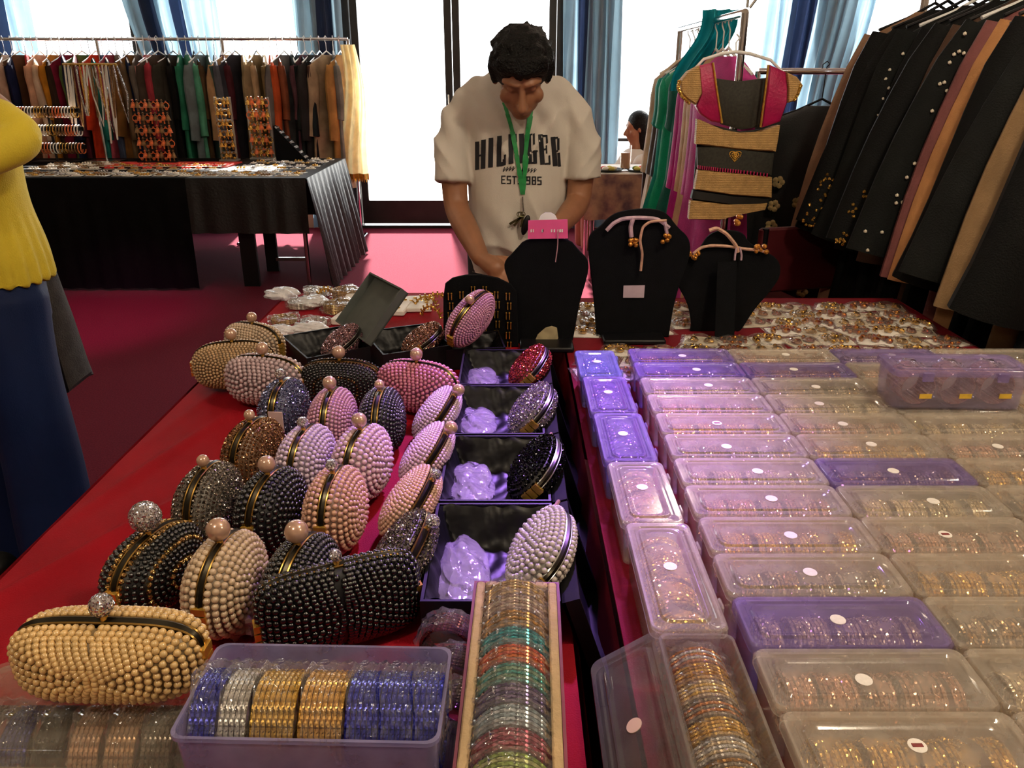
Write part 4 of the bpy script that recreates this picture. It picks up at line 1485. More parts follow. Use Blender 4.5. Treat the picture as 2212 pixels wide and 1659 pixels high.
for i, (y, f, v, trim, lab) in enumerate(abayas):
    lean = R(random.uniform(-7, 7))
    t = garment('abaya', lab, 'abaya', AV[v], f, (ABX + random.uniform(-.015, .015), y, AZ + .017 - .03), (0, 0, lean), 'abayas on the right rail', hanger_m=WHITEPLASTIC if i % 4 == 3 else BLACKCARD)
    if trim:
        m = MB()
        W, spl, slv = ((.46, .17, .70), (.46, .22, .66), (.44, .12, .72))[v]
        pts, sc = [], []
        k_ = {'pearl': 46, 'gold': 70, 'flower': 16, 'silver': 90}[trim]
        for k in range(k_):
            u = random.random() if trim in ('pearl', 'flower') else random.uniform(.7, 1.0)
            rad = .075 + (.09 - .075) * u
            off = random.uniform(-.8, .8)
            x = -(W / 2 - .035 + spl * u) + off * rad
            ysurf = -.62 * rad * math.sqrt(max(0, 1 - off * off))
            pts.append((x, ysurf - .004, -.10 - .085 - slv * u))
            sc.append({'pearl': .006, 'gold': .006, 'flower': .009, 'silver': .0055}[trim])
        m.copies(*ICO1, pts, scale=sc)
        m.build('bead_trim', {'pearl': pearlbead, 'gold': GOLDGLIT, 'flower': darkstud, 'silver': silverbead}[trim], t, kind='stuff')
        if trim == 'gold':
            m = MB()
            m.copies(*ICO1, [(-.035 + random.uniform(-.012, .012), -.055 + .0 * k, -.15 - .012 * k) for k in range(55)], scale=.006)
            m.build('bead_edge', GOLDGLIT, t, kind='stuff')

# black floral dress hung at the far end, and a tan cloth below it
flo = mat('black_floral', '#0d0c0d', .75, noise=(13, .6), col2='#0d0c0d', bump=(200, .2))
fm = garment_meshes(31, .5, 1.25, .12, 1.5, .55, .12, .16, (.09, .09), 6)
fx = PY(1760, 330, 3.75)
t = garment('floral_dress', 'black floral dress hanging behind the tan abaya', 'dress', fm, flo, (fx.x, 3.75, 1.43), (0, 0, R(-18)), None, hanger_m=BLACKCARD)
rose = mat('rose_print', '#8a4a44', .7, noise=(60, .4)); leafm = mat('leaf_print', '#a58d5c', .7, noise=(60, .3))
for k in range(44):
    u, w = random.uniform(.1, .95), random.uniform(-.8, .6)
    z = -.16 - .15 - u * .95
    x = w * (.22 + .1 * u)
    fl = MB()
    for q in range(5):
        a = q * 2 * PI / 5
        fl.ball((x + .016 * math.cos(a), -.106 - .03 * u, z + .016 * math.sin(a)), (.013, .004, .013), 6, 4)
    fl.build('flower_print', rose if k % 2 else leafm, t)
rail('short chrome rail holding the floral dress', (fx.x - .3, 3.75), (fx.x + .5, 3.75), 1.415)

# ------------------------------------------------------------------ party wear rail: bright dresses running back from the gold blouse
DRX = .80
DZ = 1.60
rail('chrome rail of bright party dresses behind the gold blouse', (DRX, 2.98), (DRX, 4.1), DZ)
MB_ = None
t = thing('rail_finial', 'pair of grey rail knobs above the gold blouse hanger', 'finial', (DRX, 2.96, DZ + .0145))
for k, dx in enumerate((-.0, .045)):
    MB().tube([(dx * .2, 0, 0), (dx, 0, .05)], .005, 8).build('stalk', STEEL, t)
    MB().ball((dx, 0, .06), (.018, .014, .014), 10, 6).build('knob', mat('olive_knob', '#5f6650', .5), t)
DV = [garment_meshes(41, .40, 1.05, .09, 1.7, .2, .02, .12, (.05, .05), 8), garment_meshes(42, .38, 1.15, .10, 1.5, .45, .03, .12, (.05, .045), 7)]
dresses = [(4.02, '#d8c3a2', 1, 'cream gown with red hem panels, farthest on the party rail'), (3.92, '#5c5046', 1, 'taupe lace gown behind the green dresses'), (3.82, '#2e3a36', 1, 'dark lace dress behind the green dress'),
           (3.71, '#0f9a86', 0, 'teal dress with gold waistband on the party rail'), (3.60, '#12a679', 0, 'bright emerald dress with full skirt on the party rail'), (3.50, '#1e6e5c', 0, 'deep green dress on the party rail'),
           (3.39, '#c8208a', 1, 'magenta dress with cream hem on the party rail'), (3.29, '#e0b58a', 1, 'peach dress behind the gold blouse'), (3.18, '#d24a9a', 1, 'bright pink dress close behind the gold blouse')]
for i, (y, c, v, lab) in enumerate(dresses):
    garment('party_dress', lab, 'dress', DV[v], fabric('party_%d' % i, c, rough=.6, translucent=.2), (DRX + (.035 if i < 3 else random.uniform(0, .02)), y, DZ + .015 - .03), (0, 0, R((-46, -50, -52, -46, -50, -56, -62, -66, -70)[i])), 'dresses on the party rail', hanger_m=WHITEPLASTIC)
# red hem panels of the cream gown
for o_ in list(bpy.data.objects):
    if o_.name.startswith('party_dress') and o_.get('label', '').startswith('cream gown'):
        MB().grid(lambda U, V: ((U - .35) * .22, -.085 - .02 * V + .008 * np.sin(U * 20), -.85 - .30 * V), 20, 8).build('hem_panel', fabric('gown_red', '#a8384a', rough=.6), o_)
# turquoise scarf over the rail
t = thing('hanging_scarf', 'turquoise scarf knotted over the party rail', 'scarf', (DRX - .08, 3.42, DZ - .02))
MB().grid(lambda U, V: ((U - .5) * .14 + .02 * np.sin(V * 6) + .10 * (1 - V), .03 * np.sin(U * 16), .06 - .3 * V), 30, 12).build('drape', fabric('turquoise', '#178a96', rough=.5, translucent=.2), t)


# ------------------------------------------------------------------ gold and pink blouse with folded sari, hung facing the viewer
def slab(m, poly, Y, thick, puff=.0, z_keep=None):
    """outline given in the picture, stood up at depth Y with real thickness"""
    pts = np.array([tuple(PY(x, y, Y)) for x, y in poly])
    c = pts.mean(0)
    rings = []
    for ins, dy in ((.90, -thick / 2 - puff), (1.0, -thick / 2), (1.0, thick / 2), (.90, thick / 2 + puff)):
        r = c + (pts - c) * ins
        r[:, 1] = Y + dy
        rings.append(r)
    return m.loft(rings, caps=True)


goldweave = mat('gold_brocade', '#cda468', .6, .05, noise=(50, .18), bump=(260, .5), stripes=(2, 170, '#a67f45', .4))
pinkweave = mat('fuchsia_silk', '#b01652', .45, noise=(18, .15), bump=(120, .2))
darkweave = mat('olive_black_net', '#2b2a22', .75, noise=(120, .3))
blackband = mat('black_band', '#14120f', .7, noise=(40, .3))
BYD = 2.88
bl = thing('sari_blouse_set', 'fuchsia and gold blouse with folded gold and black sari on a white hanger', 'sari set', tuple(PY(1588, 128, BYD)))


def bpart(name, poly, m_, dy=0, th=.02, puff=.006, parent=None):
    m = slab(MB(), poly, BYD + dy, th, puff)
    o = m.build(name, m_, bl if parent is None else parent, angle=50)
    o.location = -bl.location if parent is None else (0, 0, 0)
    return o


bpart('back_panel', [(1538, 168), (1596, 176), (1655, 168), (1650, 272), (1600, 280), (1556, 268)], darkweave, .03, .01)
fl_ = bpart('front_panel', [(1508, 142), (1540, 135), (1548, 190), (1560, 266), (1536, 262), (1512, 246), (1502, 229), (1513, 201)], pinkweave, 0, .03)
fr_ = bpart('front_panel', [(1660, 140), (1694, 156), (1698, 190), (1697, 222), (1682, 262), (1643, 275), (1648, 235), (1655, 192)], pinkweave, 0, .03)
for pts in ([(1540, 135), (1548, 190), (1560, 266)], [(1660, 140), (1654, 192), (1643, 275)]):
    m = MB().tube([tuple(PY(x, y, BYD - .024)) for x, y in pts], .004, 6)
    o = m.build('piping', GOLD, bl); o.location = -bl.location
sl_ = bpart('sleeve', [(1467, 176), (1485, 154), (1508, 142), (1513, 201), (1500, 226), (1480, 212), (1469, 200)], goldweave, .0, .05)
sr_ = bpart('sleeve', [(1694, 156), (1716, 166), (1729, 184), (1722, 203), (1712, 217), (1697, 222), (1698, 190)], goldweave, .0, .05)
m = MB()
for pts in ([(1467, 176), (1465, 190), (1473, 208), (1492, 226)], [(1729, 184), (1724, 203), (1714, 219)]):
    P_ = [PY(*p, BYD - .03) for p in pts]
    for a, c in zip(P_[:-1], P_[1:]):
        for k in range(5):
            m.ball(tuple(a.lerp(c, k / 5)), .0065, 6, 4)
o = m.build('bead_edging', GOLDGLIT, bl, kind='stuff'); o.location = -bl.location
bpart('sari_fold', [(1504, 256), (1530, 268), (1560, 280), (1600, 287), (1640, 285), (1682, 270), (1678, 300), (1673, 327), (1590, 322), (1501, 311)], goldweave, -.006, .03)
bpart('sari_fold', [(1505, 318), (1560, 313), (1610, 322), (1670, 330), (1664, 378), (1590, 370), (1506, 362)], darkweave, .0, .026)
bpart('sari_fold', [(1506, 366), (1590, 374), (1665, 382), (1664, 426), (1580, 420), (1499, 408)], goldweave, -.006, .03)
bpart('sari_fold', [(1496, 410), (1580, 422), (1660, 428), (1650, 442), (1580, 440), (1492, 428)], blackband, .0, .026)
bpart('sari_fold', [(1490, 432), (1570, 441), (1655, 438), (1650, 452), (1600, 462), (1552, 474), (1486, 472)], goldweave, -.006, .03)
bpart('sari_lining', [(1506, 262), (1600, 284), (1676, 275), (1668, 330), (1660, 440), (1650, 446), (1560, 466), (1492, 464), (1498, 400), (1504, 320)], blackband, .022, .012, .002)
m = MB()
P_ = [PY(x, y, BYD - .024) for x, y in ((1508, 361), (1550, 366), (1600, 371), (1664, 379))]
for a, c in zip(P_[:-1], P_[1:]):
    for k in range(9):
        q = a.lerp(c, k / 9)
        m.box(tuple(q), (.004, .004, .012))
o = m.build('zigzag_trim', pinkweave, bl, kind='stuff'); o.location = -bl.location
m = MB()
q = PY(1588, 336, BYD - .020)
for k in range(30):
    a = k / 30 * 2 * PI
    hx, hz = .020 * math.sin(a) ** 3, .020 * (.81 * math.cos(a) - .31 * math.cos(2 * a) - .12 * math.cos(3 * a))
    for s in (1, .6, .25):
        m.ball((q.x + hx * s, q.y, q.z + hz * s), .0026, 6, 4)
o = m.build('heart_motif', GOLD, bl); o.location = -bl.location
m = MB()
pts = [PY(x, y, BYD + .02) for x, y in ((1490, 160), (1520, 128), (1560, 116), (1590, 112), (1620, 116), (1665, 130), (1700, 165))]
m.tube([tuple(p) for p in pts], [.004, .005, .006, .006, .006, .005, .004], 8)
m.tube([tuple(PY(1590, 112, BYD + .02)), tuple(PY(1590, 92, BYD + .03)), tuple(PY(1598, 82, BYD + .05)), tuple(PY(1592, 74, BYD + .07))], .003, 6)
o = m.build('hanger', WHITEPLASTIC, bl); o.location = -bl.location


# ------------------------------------------------------------------ beaded clutches
PEARLKNOB = mat('pearl_knob', '#c6a087', .2, .35, coat=1.0, spec=.8, noise=(30, .06))
CRYSTAL = mat('crystal', '#d8d4d6', .08, .85, facet=(700, 1.6))
GUNMETAL = mat('dark_frame', '#2c2820', .3, .9)


def bead_mat(name, c, rough=.24, metal=0.0, crystal=False, **k):
    if crystal:
        return mat('beads_' + name, c, .14, .9, facet=(520, 1.7), noise=(90, .25))
    return mat('beads_' + name, c, rough, metal, coat=.8, spec=.7, noise=(40, .12), **k)


def clutch(label, root_loc, rz, c, L=.13, H=.10, T=.078, bead=.0042, p=2.3, crystal=False, knob='pearl', knob_r=.0115, roll=0.0, pitch=0.0, bands=None, fine=False,
           ballmesh=None, gap=.015, tag_card=False, base_dark=.55, frame_m=None, sit=True, name='beaded_clutch', split=1.0, group='beaded clutches on the red cloth'):
    """upright evening bag: two domed beaded halves, a metal kiss-lock frame between them, hinges and a knob.
    local x = length, y = thickness, z = up; base at z = 0."""
    t = thing(name, label, 'clutch bag', root_loc, (0, 0, rz), group)
    a, b = L / 2, H / 2
    rot = rotm(roll, 0, 0) if not pitch else rotm(roll, 0, 0) @ rotm(0, pitch, 0)

    def outline(th, s=1.0):
        ca, sa = np.cos(th), np.sin(th)
        x = a * s * np.sign(ca) * np.abs(ca) ** (2 / p)
        z = b * s * np.sign(sa) * np.abs(sa) ** (2 / p)
        return x, z

    def surf(rho, th, side):
        x, z = outline(th, rho)
        y = gap / 2 * np.clip(1 + .3 * z / b, 0.5, 2) + (T / 2 - gap / 2) * (1 - rho ** 2.6) ** .55 * (1 - .18 * z / b)
        return np.stack([x, side * y, z + b], -1)
    nb = 40
    th = np.linspace(0, 2 * PI, nb, endpoint=False)
    key = str(c).strip('#')
    body_m = mat('shell_' + key, tuple(v * base_dark for v in [int(str(c).lstrip('#')[i:i + 2], 16) / 255 for i in (0, 2, 4)]), .5, noise=(30, .15))
    low = 1e9
    halves = []
    for side in (-1, 1):
        rings = [surf(np.full(nb, r), th, side) for r in (1.0, .97, .9, .78, .62, .42, .2, .02)]
        if side < 0:
            rings = [r[::-1] for r in rings]
        m = MB().loft(rings, caps=True)
        m.v = [_xf(v, rot, (0, 0, 0)) for v in m.v]
        low = min(low, min(v[:, 2].min() for v in m.v))
        halves.append(m)
    shift = np.array((0, 0, -low + bead * .9)) if sit else np.zeros(3)
    sets = {0: [], 1: []}
    for side in (-1, 1):
        rho, ring = 1.0, 0
        step = bead * 1.93
        while rho > .02:
            thf = np.linspace(0, 2 * PI, 400)
            q = surf(np.full(400, rho), thf, side)
            d = np.concatenate([[0], np.cumsum(np.linalg.norm(np.diff(q, axis=0), axis=1))])
            n = max(1, int(d[-1] / step))
            tt = np.interp((np.arange(n) + .5 * (ring % 2)) * d[-1] / n, d, thf)
            pos = surf(np.full(n, rho), tt, side)
            k = 0
            if bands:
                k = 1 if (ring % bands[0]) < bands[1] else 0
            sets[k].append(pos)
            # next ring one bead further in along the surface
            r2 = rho
            p0 = surf(np.array([rho]), np.array([.7]), side)[0]
            for _ in range(60):
                r2 -= .004
                if r2 <= .02 or np.linalg.norm(surf(np.array([r2]), np.array([.7]), side)[0] - p0) >= step * .97: break
            rho = r2; ring += 1
    bv, bf = ballmesh or (OCT if crystal else (ICO2 if fine else ICO1))
    for m, side in zip(halves, (-1, 1)):
        m.v = [v + shift for v in m.v]
        m.build('shell', body_m, t)
    for k in (0, 1):
        if not sets[k]: continue
        pos = np.concatenate(sets[k]) @ rot.T + shift
        m = MB().copies(bv, bf, pos, rots=rand_rots(len(pos)), scale=bead * (1.12 if crystal else 1.0))
        cc = c if k == 0 else bands[2]
        m.build('beading' if k == 0 else 'accent_beading', bead_mat(str(cc).strip('#') + ('x' if (crystal or k) else ''), cc, crystal=crystal or k == 1), t, smooth=not crystal, angle=0, kind='stuff')
    fm = frame_m or mat('frame_brass', '#8a6a34', .25, .9)
    # frame: two metal lips round the upper edge
    for side in (-1, 1):
        thf = np.linspace(R(-8), R(188), 40)
        x, z = outline(thf, 1.0)
        P = np.stack([x, np.full(40, side * .0045), z + b + .001], 1) @ rot.T + shift
        MB().tube(P, .0017, 6).build('frame', fm, t)
    # dark lining seen between the lips
    thf = np.linspace(R(-8), R(188), 40)
    x, z = outline(thf, .965)
    MB().tube(np.stack([x, 0 * x, z + b], 1) @ rot.T + shift, .0062, 6).build('lining', GUNMETAL, t)
    for s in (-1, 1):
        m = MB()
        x0, z0 = outline(np.array([R(-6) if s > 0 else R(186)]), 1.0)
        for k in range(3):
            m.box(np.array((x0[0] + s * .0015, 0, z0[0] + b - .004 + .011 * k)) @ rot.T + shift, (.009, .017, .009), rot)
        m.build('hinge', GOLD, t, smooth=False)
    if knob:
        top = np.array((0, 0, H)) @ rot.T + shift
        upv = rot @ np.array((0, 0, 1.0))
        m = MB().cyl(top, top + upv * .008, .0045, .003, 10)
        m.build('knob_stem', GOLD, t)
        kc = top + upv * (.006 + knob_r)
        if knob == 'pearl':
            MB().ball(kc, knob_r, 18, 12).build('clasp_knob', PEARLKNOB, t)
        else:
            m = MB().ball(kc, knob_r * .92, 14, 9)
            m.build('clasp_knob', CRYSTAL, t, smooth=False)
    if tag_card:
        x1, z1 = outline(np.array([R(150)]), 1.0)
        q = np.array((x1[0] - .012, -.012, z1[0] + b - .02)) @ rot.T + shift
        MB().box(q, (.002, .026, .038)).build('price_tag', mat('tag_pink', '#cbb0aa', .6, noise=(30, .05)), t, smooth=False)
    return t


def at_knob(px, py, H, z=TOP):
    q = PZ(px, py, z + H + .012)
    return (q.x, q.y, z + .0035)


AX = R(82)   # long side running away from the viewer, towards the door
rows = [
    # px, py of the knob, colour, options, label
    (607, 822, '#8f93b8', dict(crystal=True, bead=.0040, knob='crystal', tag_card=True), 'iridescent blue crystal clutch with a pink price tag'),
    (540, 908, '#b58a63', dict(crystal=True, bead=.0034, knob='pearl', knob_r=.009), 'tan gold crystal clutch between the iridescent and the silver one'),
    (440, 1008, '#a39a8e', dict(crystal=True, bead=.0034, knob='pearl', knob_r=.009), 'silver crystal clutch behind the black and gold striped one'),
    (320, 1150, '#0c0c0d', dict(bead=.0040, knob='crystal', knob_r=.022, bands=(4, 1, '#c9a468'), H=.095, L=.15, T=.09), 'black clutch with gold crystal stripes and a large crystal knob'),
    (713, 842, '#c58fa0', dict(bead=.0036, knob_r=.0125), 'small pink pearl clutch in front of the black boat-shaped one'),
    (655, 926, '#c9b3c4', dict(bead=.0044, knob='crystal', knob_r=.010), 'lavender white pearl clutch in the middle of the rows'),
    (578, 1022, '#0d0d10', dict(bead=.0046, knob_r=.0125), 'black pearl clutch with gold frame between silver and peach ones'),
    (475, 1168, '#c4ab8c', dict(bead=.0044, knob_r=.0145, fine=True), 'champagne pearl clutch with big pearl knob in the front row'),
    (820, 842, '#101018', dict(bead=.0038, knob_r=.009), 'black bead clutch next to the small pink pearl one'),
    (777, 926, '#d0aeb6', dict(bead=.0050, knob_r=.0125), 'pale pink clutch of large pearls left of the leaning ones'),
    (718, 1020, '#c99b80', dict(bead=.0044, knob='crystal', knob_r=.010), 'peach pearl clutch behind the black ringed one'),
    (643, 1172, '#0e0d0e', dict(bead=.0038, knob_r=.0145, fine=True), 'black clutch beaded in rings with big pearl knob in the front row'),
]
for k, (px, py, c, o, lab) in enumerate(rows):
    H = o.get('H', .112)
    loc = at_knob(px, py, H)
    o = dict(o); o.setdefault('H', .112); o.setdefault('L', .135); o.setdefault('T', .078)
    clutch(lab, loc, AX + R((3, -4, 2, -6, 5, 0, -3, 2, 6, -4, 3, -2)[k]), c, **o)

# leaning clutches along the gift boxes, frames turned to the boxes
for k, (px, py, c, o, lab) in enumerate([
        (985, 862, '#cfb2c2', dict(bead=.0034), 'pale pink ringed clutch leaning on the gift boxes, farthest of the leaning four'),
        (968, 945, '#d2b0bc', dict(bead=.0034), 'pink ringed clutch leaning on the gift boxes, second from the door'),
        (938, 1045, '#cfa488', dict(bead=.0034, knob='crystal', knob_r=.009), 'peach ribbed clutch leaning on the gift boxes'),
        (928, 1150, '#8b8378', dict(bead=.0036, crystal=True, knob='crystal', knob_r=.011), 'silver grey crystal clutch leaning behind the black rectangular one')]):
    q = PZ(px, py, TOP + .085)
    clutch(lab, (q.x - .066, q.y, TOP + .0035), R(84), c, L=.15, H=.10, T=.062, roll=R(38), **o)

# back row, sides turned to the viewer
for px, py, c, H, L, T, rz, o, lab in [
        (500, 735, '#b09068', .10, .17, .085, R(12), dict(bead=.0036, knob_r=.013), 'tan pearl clutch at the left edge of the red cloth'),
        (545, 697, '#bda58a', .095, .16, .08, R(-28), dict(bead=.0044, knob_r=.012), 'ivory pearl clutch behind the tan one, by the wrapped bangles'),
        (568, 768, '#b8a0a4', .10, .17, .085, R(-14), dict(bead=.0054, knob_r=.013), 'mauve white clutch of large pearls beside the tan one'),
        (733, 775, '#0c0c0f', .095, .17, .085, R(-6), dict(bead=.0036, knob_r=.0135, bands=(7, 1, '#6b5138')), 'black boat-shaped clutch with pearl knob below the tilted boxes'),
        (900, 780, '#c4738a', .10, .17, .085, R(-20), dict(bead=.0046, knob_r=.013), 'rose pink pearl clutch with pearl knob below the second tilted box')]:
    q = PZ(px, py, TOP + H + .012)
    clutch(lab, (q.x, q.y, TOP + .0035), rz, c, H=H, L=L, T=T, p=2.8, **o)


# ------------------------------------------------------------------ black gift boxes with satin lining
def tray(m, w, d, h, th=.004):
    m.box((0, 0, th / 2), (w, d, th))
    for s in (-1, 1):
        m.box((s * (w / 2 - th / 2), 0, h / 2), (th, d, h))
        m.box((0, s * (d / 2 - th / 2), h / 2), (w - 2 * th, th, h))
    return m


def gift_box(label, loc, rz, w, d, h, lid='hang', ribbon=True, group='open black gift boxes', tilt=0.0):
    t = thing('gift_box', label, 'gift box', loc, (tilt, 0, rz), group)
    MB().xform() if False else None
    tray(MB(), w, d, h).build('box_tray', BLACKCARD, t, smooth=False)

    def lin_(U, V):
        # padded satin: floor, swelling up the sides
        x, y = (U - .5) * (w - .010), (V - .5) * (d - .010)
        e = np.maximum(np.abs(U - .5), np.abs(V - .5)) * 2
        z = .010 + (h - .012) * np.clip((e - .62) / .36, 0, 1) ** 1.5
        z = z + .0028 * np.sin(U * 13 + 5 * np.sin(V * 7)) * np.sin(V * 15 + 4 * np.sin(U * 6)) * (.4 + e)
        return x, y, z
    MB().grid(lin_, 36, 44).build('satin_lining', SATIN, t)
    if lid == 'hang':
        m = MB()
        an = R(-72)
        rt = rotm(0, -an, 0)
        # lid tray hinged on the right edge, hanging into the gap between the tables
        l = tray(MB(), w, d, .022)
        l.v = [_xf(v, None, (w / 2, 0, 0)) for v in l.v]
        l.v = [_xf(v, rt, (w / 2 + .002, 0, h - .003)) for v in l.v]
        l.build('lid', BLACKCARD, t, smooth=False)
    elif lid == 'up':
        l = tray(MB(), w, d, .022)
        l.v = [_xf(v, None, (w / 2, 0, 0)) for v in l.v]
        l.v = [_xf(v, rotm(0, R(-48), 0), (w / 2 + .003, 0, h)) for v in l.v]
        l.build('lid', mat('grey_card', '#4a4f4c', .7, noise=(30, .1)), t, smooth=False)
    if ribbon:
        m = MB()
        for k in range(2):
            m.tube([(w / 2 + .001, d / 2 - .012, h - .006), (w / 2 + .010, d / 2 - .012 + (k - .5) * .02, h + .004), (w / 2 + .006, d / 2 - .012 + (k - .5) * .03, h - .012)], .003, 6)
        m.ball((w / 2 + .004, d / 2 - .012, h - .003), .005, 8, 6)
        m.build('ribbon_tie', mat('pink_ribbon', '#b07f8c', .5), t)
    return t


def crumple(label, loc, sx, sy, sz, m_, seed=0, group=None, name='plastic_bag', cat='plastic bag'):
    rnd = np.random.default_rng(seed)
    k = rnd.uniform(2, 6, (6, 3)); ph = rnd.uniform(0, 6, 6)

    def fn(U, V):
        th, fi = U * 2 * PI, (V - .5) * PI * .98
        x, y, z = np.cos(th) * np.cos(fi), np.sin(th) * np.cos(fi), np.sin(fi)
        d = 1 + sum(.13 * np.abs(np.sin(k[i, 0] * x * .8 + k[i, 1] * y * .8 + k[i, 2] * z * .8 + ph[i])) - .07 for i in range(6))
        return sx / 2 * x * d, sy / 2 * y * d, np.maximum(sz / 2 * z * d + sz / 2, 0)
    o = MB().grid(fn, 40, 24).build(name, m_, None, angle=25)
    o.location = loc
    return tag(o, label, cat, group)


MILK = film('milky_bag', '#d6cddb', .7, .12, bump=(30, .9))
# column of four boxes beside the gap (front to back)
GBX = -.026
edges_ = [.775, 1.012, 1.243, 1.478, 1.70]
inside = [('#b9b0a6', dict(bead=.0046, crystal=False, p=2.4), 'silver pearl clutch resting in the nearest gift box', 'nearest open black gift box, with a silver pearl clutch and plastic bag'),
          ('#17171a', dict(bead=.0040, crystal=True, p=2.2), 'black crystal clutch resting in the second gift box', 'second open black gift box, with a black crystal clutch'),
          ('#b6a9c0', dict(bead=.0042, crystal=True, p=2.2), 'silver lilac crystal clutch resting in the third gift box', 'third open black gift box, with a silver lilac crystal clutch'),
          ('#c04a4e', dict(bead=.0040, crystal=True, p=2.0), 'red crystal heart-topped clutch resting in the farthest gift box', 'farthest open black gift box in the column, with a red crystal clutch')]
for k in range(4):
    y0, y1 = edges_[k], edges_[k + 1]
    d = y1 - y0 - .006
    cy = (y0 + y1) / 2
    gift_box(inside[k][3], (GBX, cy, TOP + .001), 0, .168, d, .062)
    c, o, lab, _ = inside[k]
    clutch(lab, (GBX + .030, cy - .005, TOP + .014), R(84), c, L=.155, H=.10, T=.055, roll=R(44), knob=None, name='crystal_clutch', group='clutches in the gift boxes', frame_m=STEEL, **o)
    crumple('clear plastic bag tucked beside the clutch in the %s gift box' % ('nearest', 'second', 'third', 'farthest')[k], (GBX - .042, cy - .01, TOP + .0175), .070, .15, .026, MILK, k, 'bags in the gift boxes')

# two boxes tilted at the back, with rosy clutches
for k, (px, py, rz, lab, lab2) in enumerate([(703, 755, R(32), 'black gift box set askew with its grey lid raised, by the wrapped bangles', 'rose silver crystal clutch in the askew gift box with grey lid'),
                                             (878, 748, R(24), 'black gift box set askew below the earring board', 'rose gold crystal clutch in the askew gift box below the earring board')]):
    q = PZ(px, py, TOP + .04)
    gift_box(lab, (q.x, q.y, TOP + .001), rz, (.15, .165)[k], .19, .06, lid=('up', 'none')[k], ribbon=False)
    clutch(lab2, (q.x, q.y, TOP + .014), rz + R(60), ('#b08a90', '#b58672')[k], L=.15, H=.095, T=.055, bead=.0042, crystal=True, roll=R(58), knob=None, name='crystal_clutch', group='clutches in the gift boxes', frame_m=STEEL)

# pink clutch stood on the corner of a box
q = PY(1015, 790, 1.72)
gift_box('closed black gift box under the tilted pink clutch', (-.098, 1.80, TOP + .001), R(8), .15, .13, .05, lid='none', ribbon=False)
clutch('pink ringed clutch tilted up before the earring board', (q.x - .0, 1.79, TOP + .054), R(62), '#c48aa6', L=.155, H=.10, T=.07, bead=.0034, roll=R(18), pitch=R(-28), knob_r=.011, name='beaded_clutch')

# front pair: cream pearl and black rectangular bags, and loose bags beside them
def front_clutch(): pass


BOXT = TOP + .0875
q = PZ(240, 1400, BOXT + .05)
clutch('cream pearl clutch with crystal knob standing at the front corner', (q.x, q.y, BOXT + .004), R(-2), '#d2ae72', L=.178, H=.074, T=.082, p=3.6, bead=.0038, fine=True, knob='crystal', knob_r=.0125, gap=.016)
q = PZ(735, 1302, TOP + .06)
clutch('black pearl rectangular clutch with slim gold frame, standing askew in front', (q.x, q.y, TOP + .004), R(24), '#08080a', L=.19, H=.105, T=.06, p=5.0, bead=.0042, fine=True, knob='crystal', knob_r=.008, gap=.008)
crumple('clear bag of coppery trinkets between the cream and the black clutch', tuple(PZ(515, 1368, TOP + .0)) [:2] + (TOP + .003,), .07, .06, .055, film('copper_bag', '#c9a493', .45, .1, bump=(45, 1.0)), 9)


# ------------------------------------------------------------------ bangle boxes
LID_CLEAR = film('lid_clear', '#f0e6d6', .72, .10, bump=(7, .12))
LID_LILAC = film('lid_lilac', '#b09ad8', .66, .10, bump=(7, .12))
LID_BLUE = film('lid_blue', '#a6b4e4', .66, .10, bump=(7, .12))
TUB_CLEAR = film('tub_clear', '#efe6d8', .84, .12)
TUB_LILAC = film('tub_lilac', '#a99bc9', .62, .12)
stick_w = mat('sticker_white', '#e8e2da', .5, noise=(200, .05))
stick_r = mat('sticker_red', '#7a2a2a', .5, noise=(200, .3))


def tub_mesh(L, W, H, r=.010, wall=.0016, lip=.004):
    m = MB()
    rings = []
    for (dx, z) in ((-.010, 0), (-.006, .0015), (-.003, H * .5), (0, H - .004), (lip, H - .004), (lip, H), (-wall, H), (-.003 - wall, H * .5), (-.008 - wall, .0035), (-.02, .0035)):
        rings.append(rrect(L + dx, W + dx, r, z, 4))
    return m.loft(rings, caps=True)


def lid_mesh(L, W, h=.012, r=.011):
    """shallow lid: skirt, rounded shoulder, a raised frame and a sunk label panel"""
    m = MB()
    rings = []
    for (dx, z) in ((.0085, -h), (.0105, -h), (.0105, -.003), (.0065, 0), (-.010, 0), (-.014, -.0022), (-.020, -.0022), (-.024, .0004), (-.030, .0004), (-.034, -.0014), (-.040, -.0014)):
        rings.append(rrect(L + dx, W + dx, r, z, 4))
    m.loft(rings)
    inner = rrect(L - .040, W - .040, r, -.0014, 4)
    m.add(inner, [list(range(len(inner)))])
    return m


def bangle_roll_mesh(L, seed, rb=.031):
    """packed bangles standing on edge along the box"""
    rnd = random.Random(seed)
    m = MB()
    x = -L / 2 + .014
    while x < L / 2 - .012:
        n = rnd.randint(5, 9)
        tilt = rnd.uniform(-.12, .12)
        for k in range(n):
            if x > L / 2 - .012: break
            m.torus((x, rnd.uniform(-.0015, .0015), rb + .006), rb - rnd.uniform(0, .002), .0022, 20, 5, rotm(0, PI / 2 + tilt, 0))
            x += .0048
        x += .006
    return m


_cache = {}


def cached(key, fn, name, **k):
    if key not in _cache:
        _cache[key] = fn().mesh(name, **k)
    return _cache[key]


content_m = [GOLDGLIT, mat('rose_gold_glitter', '#d2a184', .18, .65, facet=(420, 1.5), noise=(25, .3)), mat('champagne_glitter', '#d9c39a', .18, .65, facet=(420, 1.5), noise=(25, .3)), mat('silver_gold_glitter', '#bdb3a4', .18, 1.0, facet=(420, 1.5), noise=(25, .3), col2='#c99a55')]
violet_m = mat('violet_glitter', '#8a6ab0', .2, 1.0, facet=(420, 1.5), noise=(25, .3))
n_box = 0


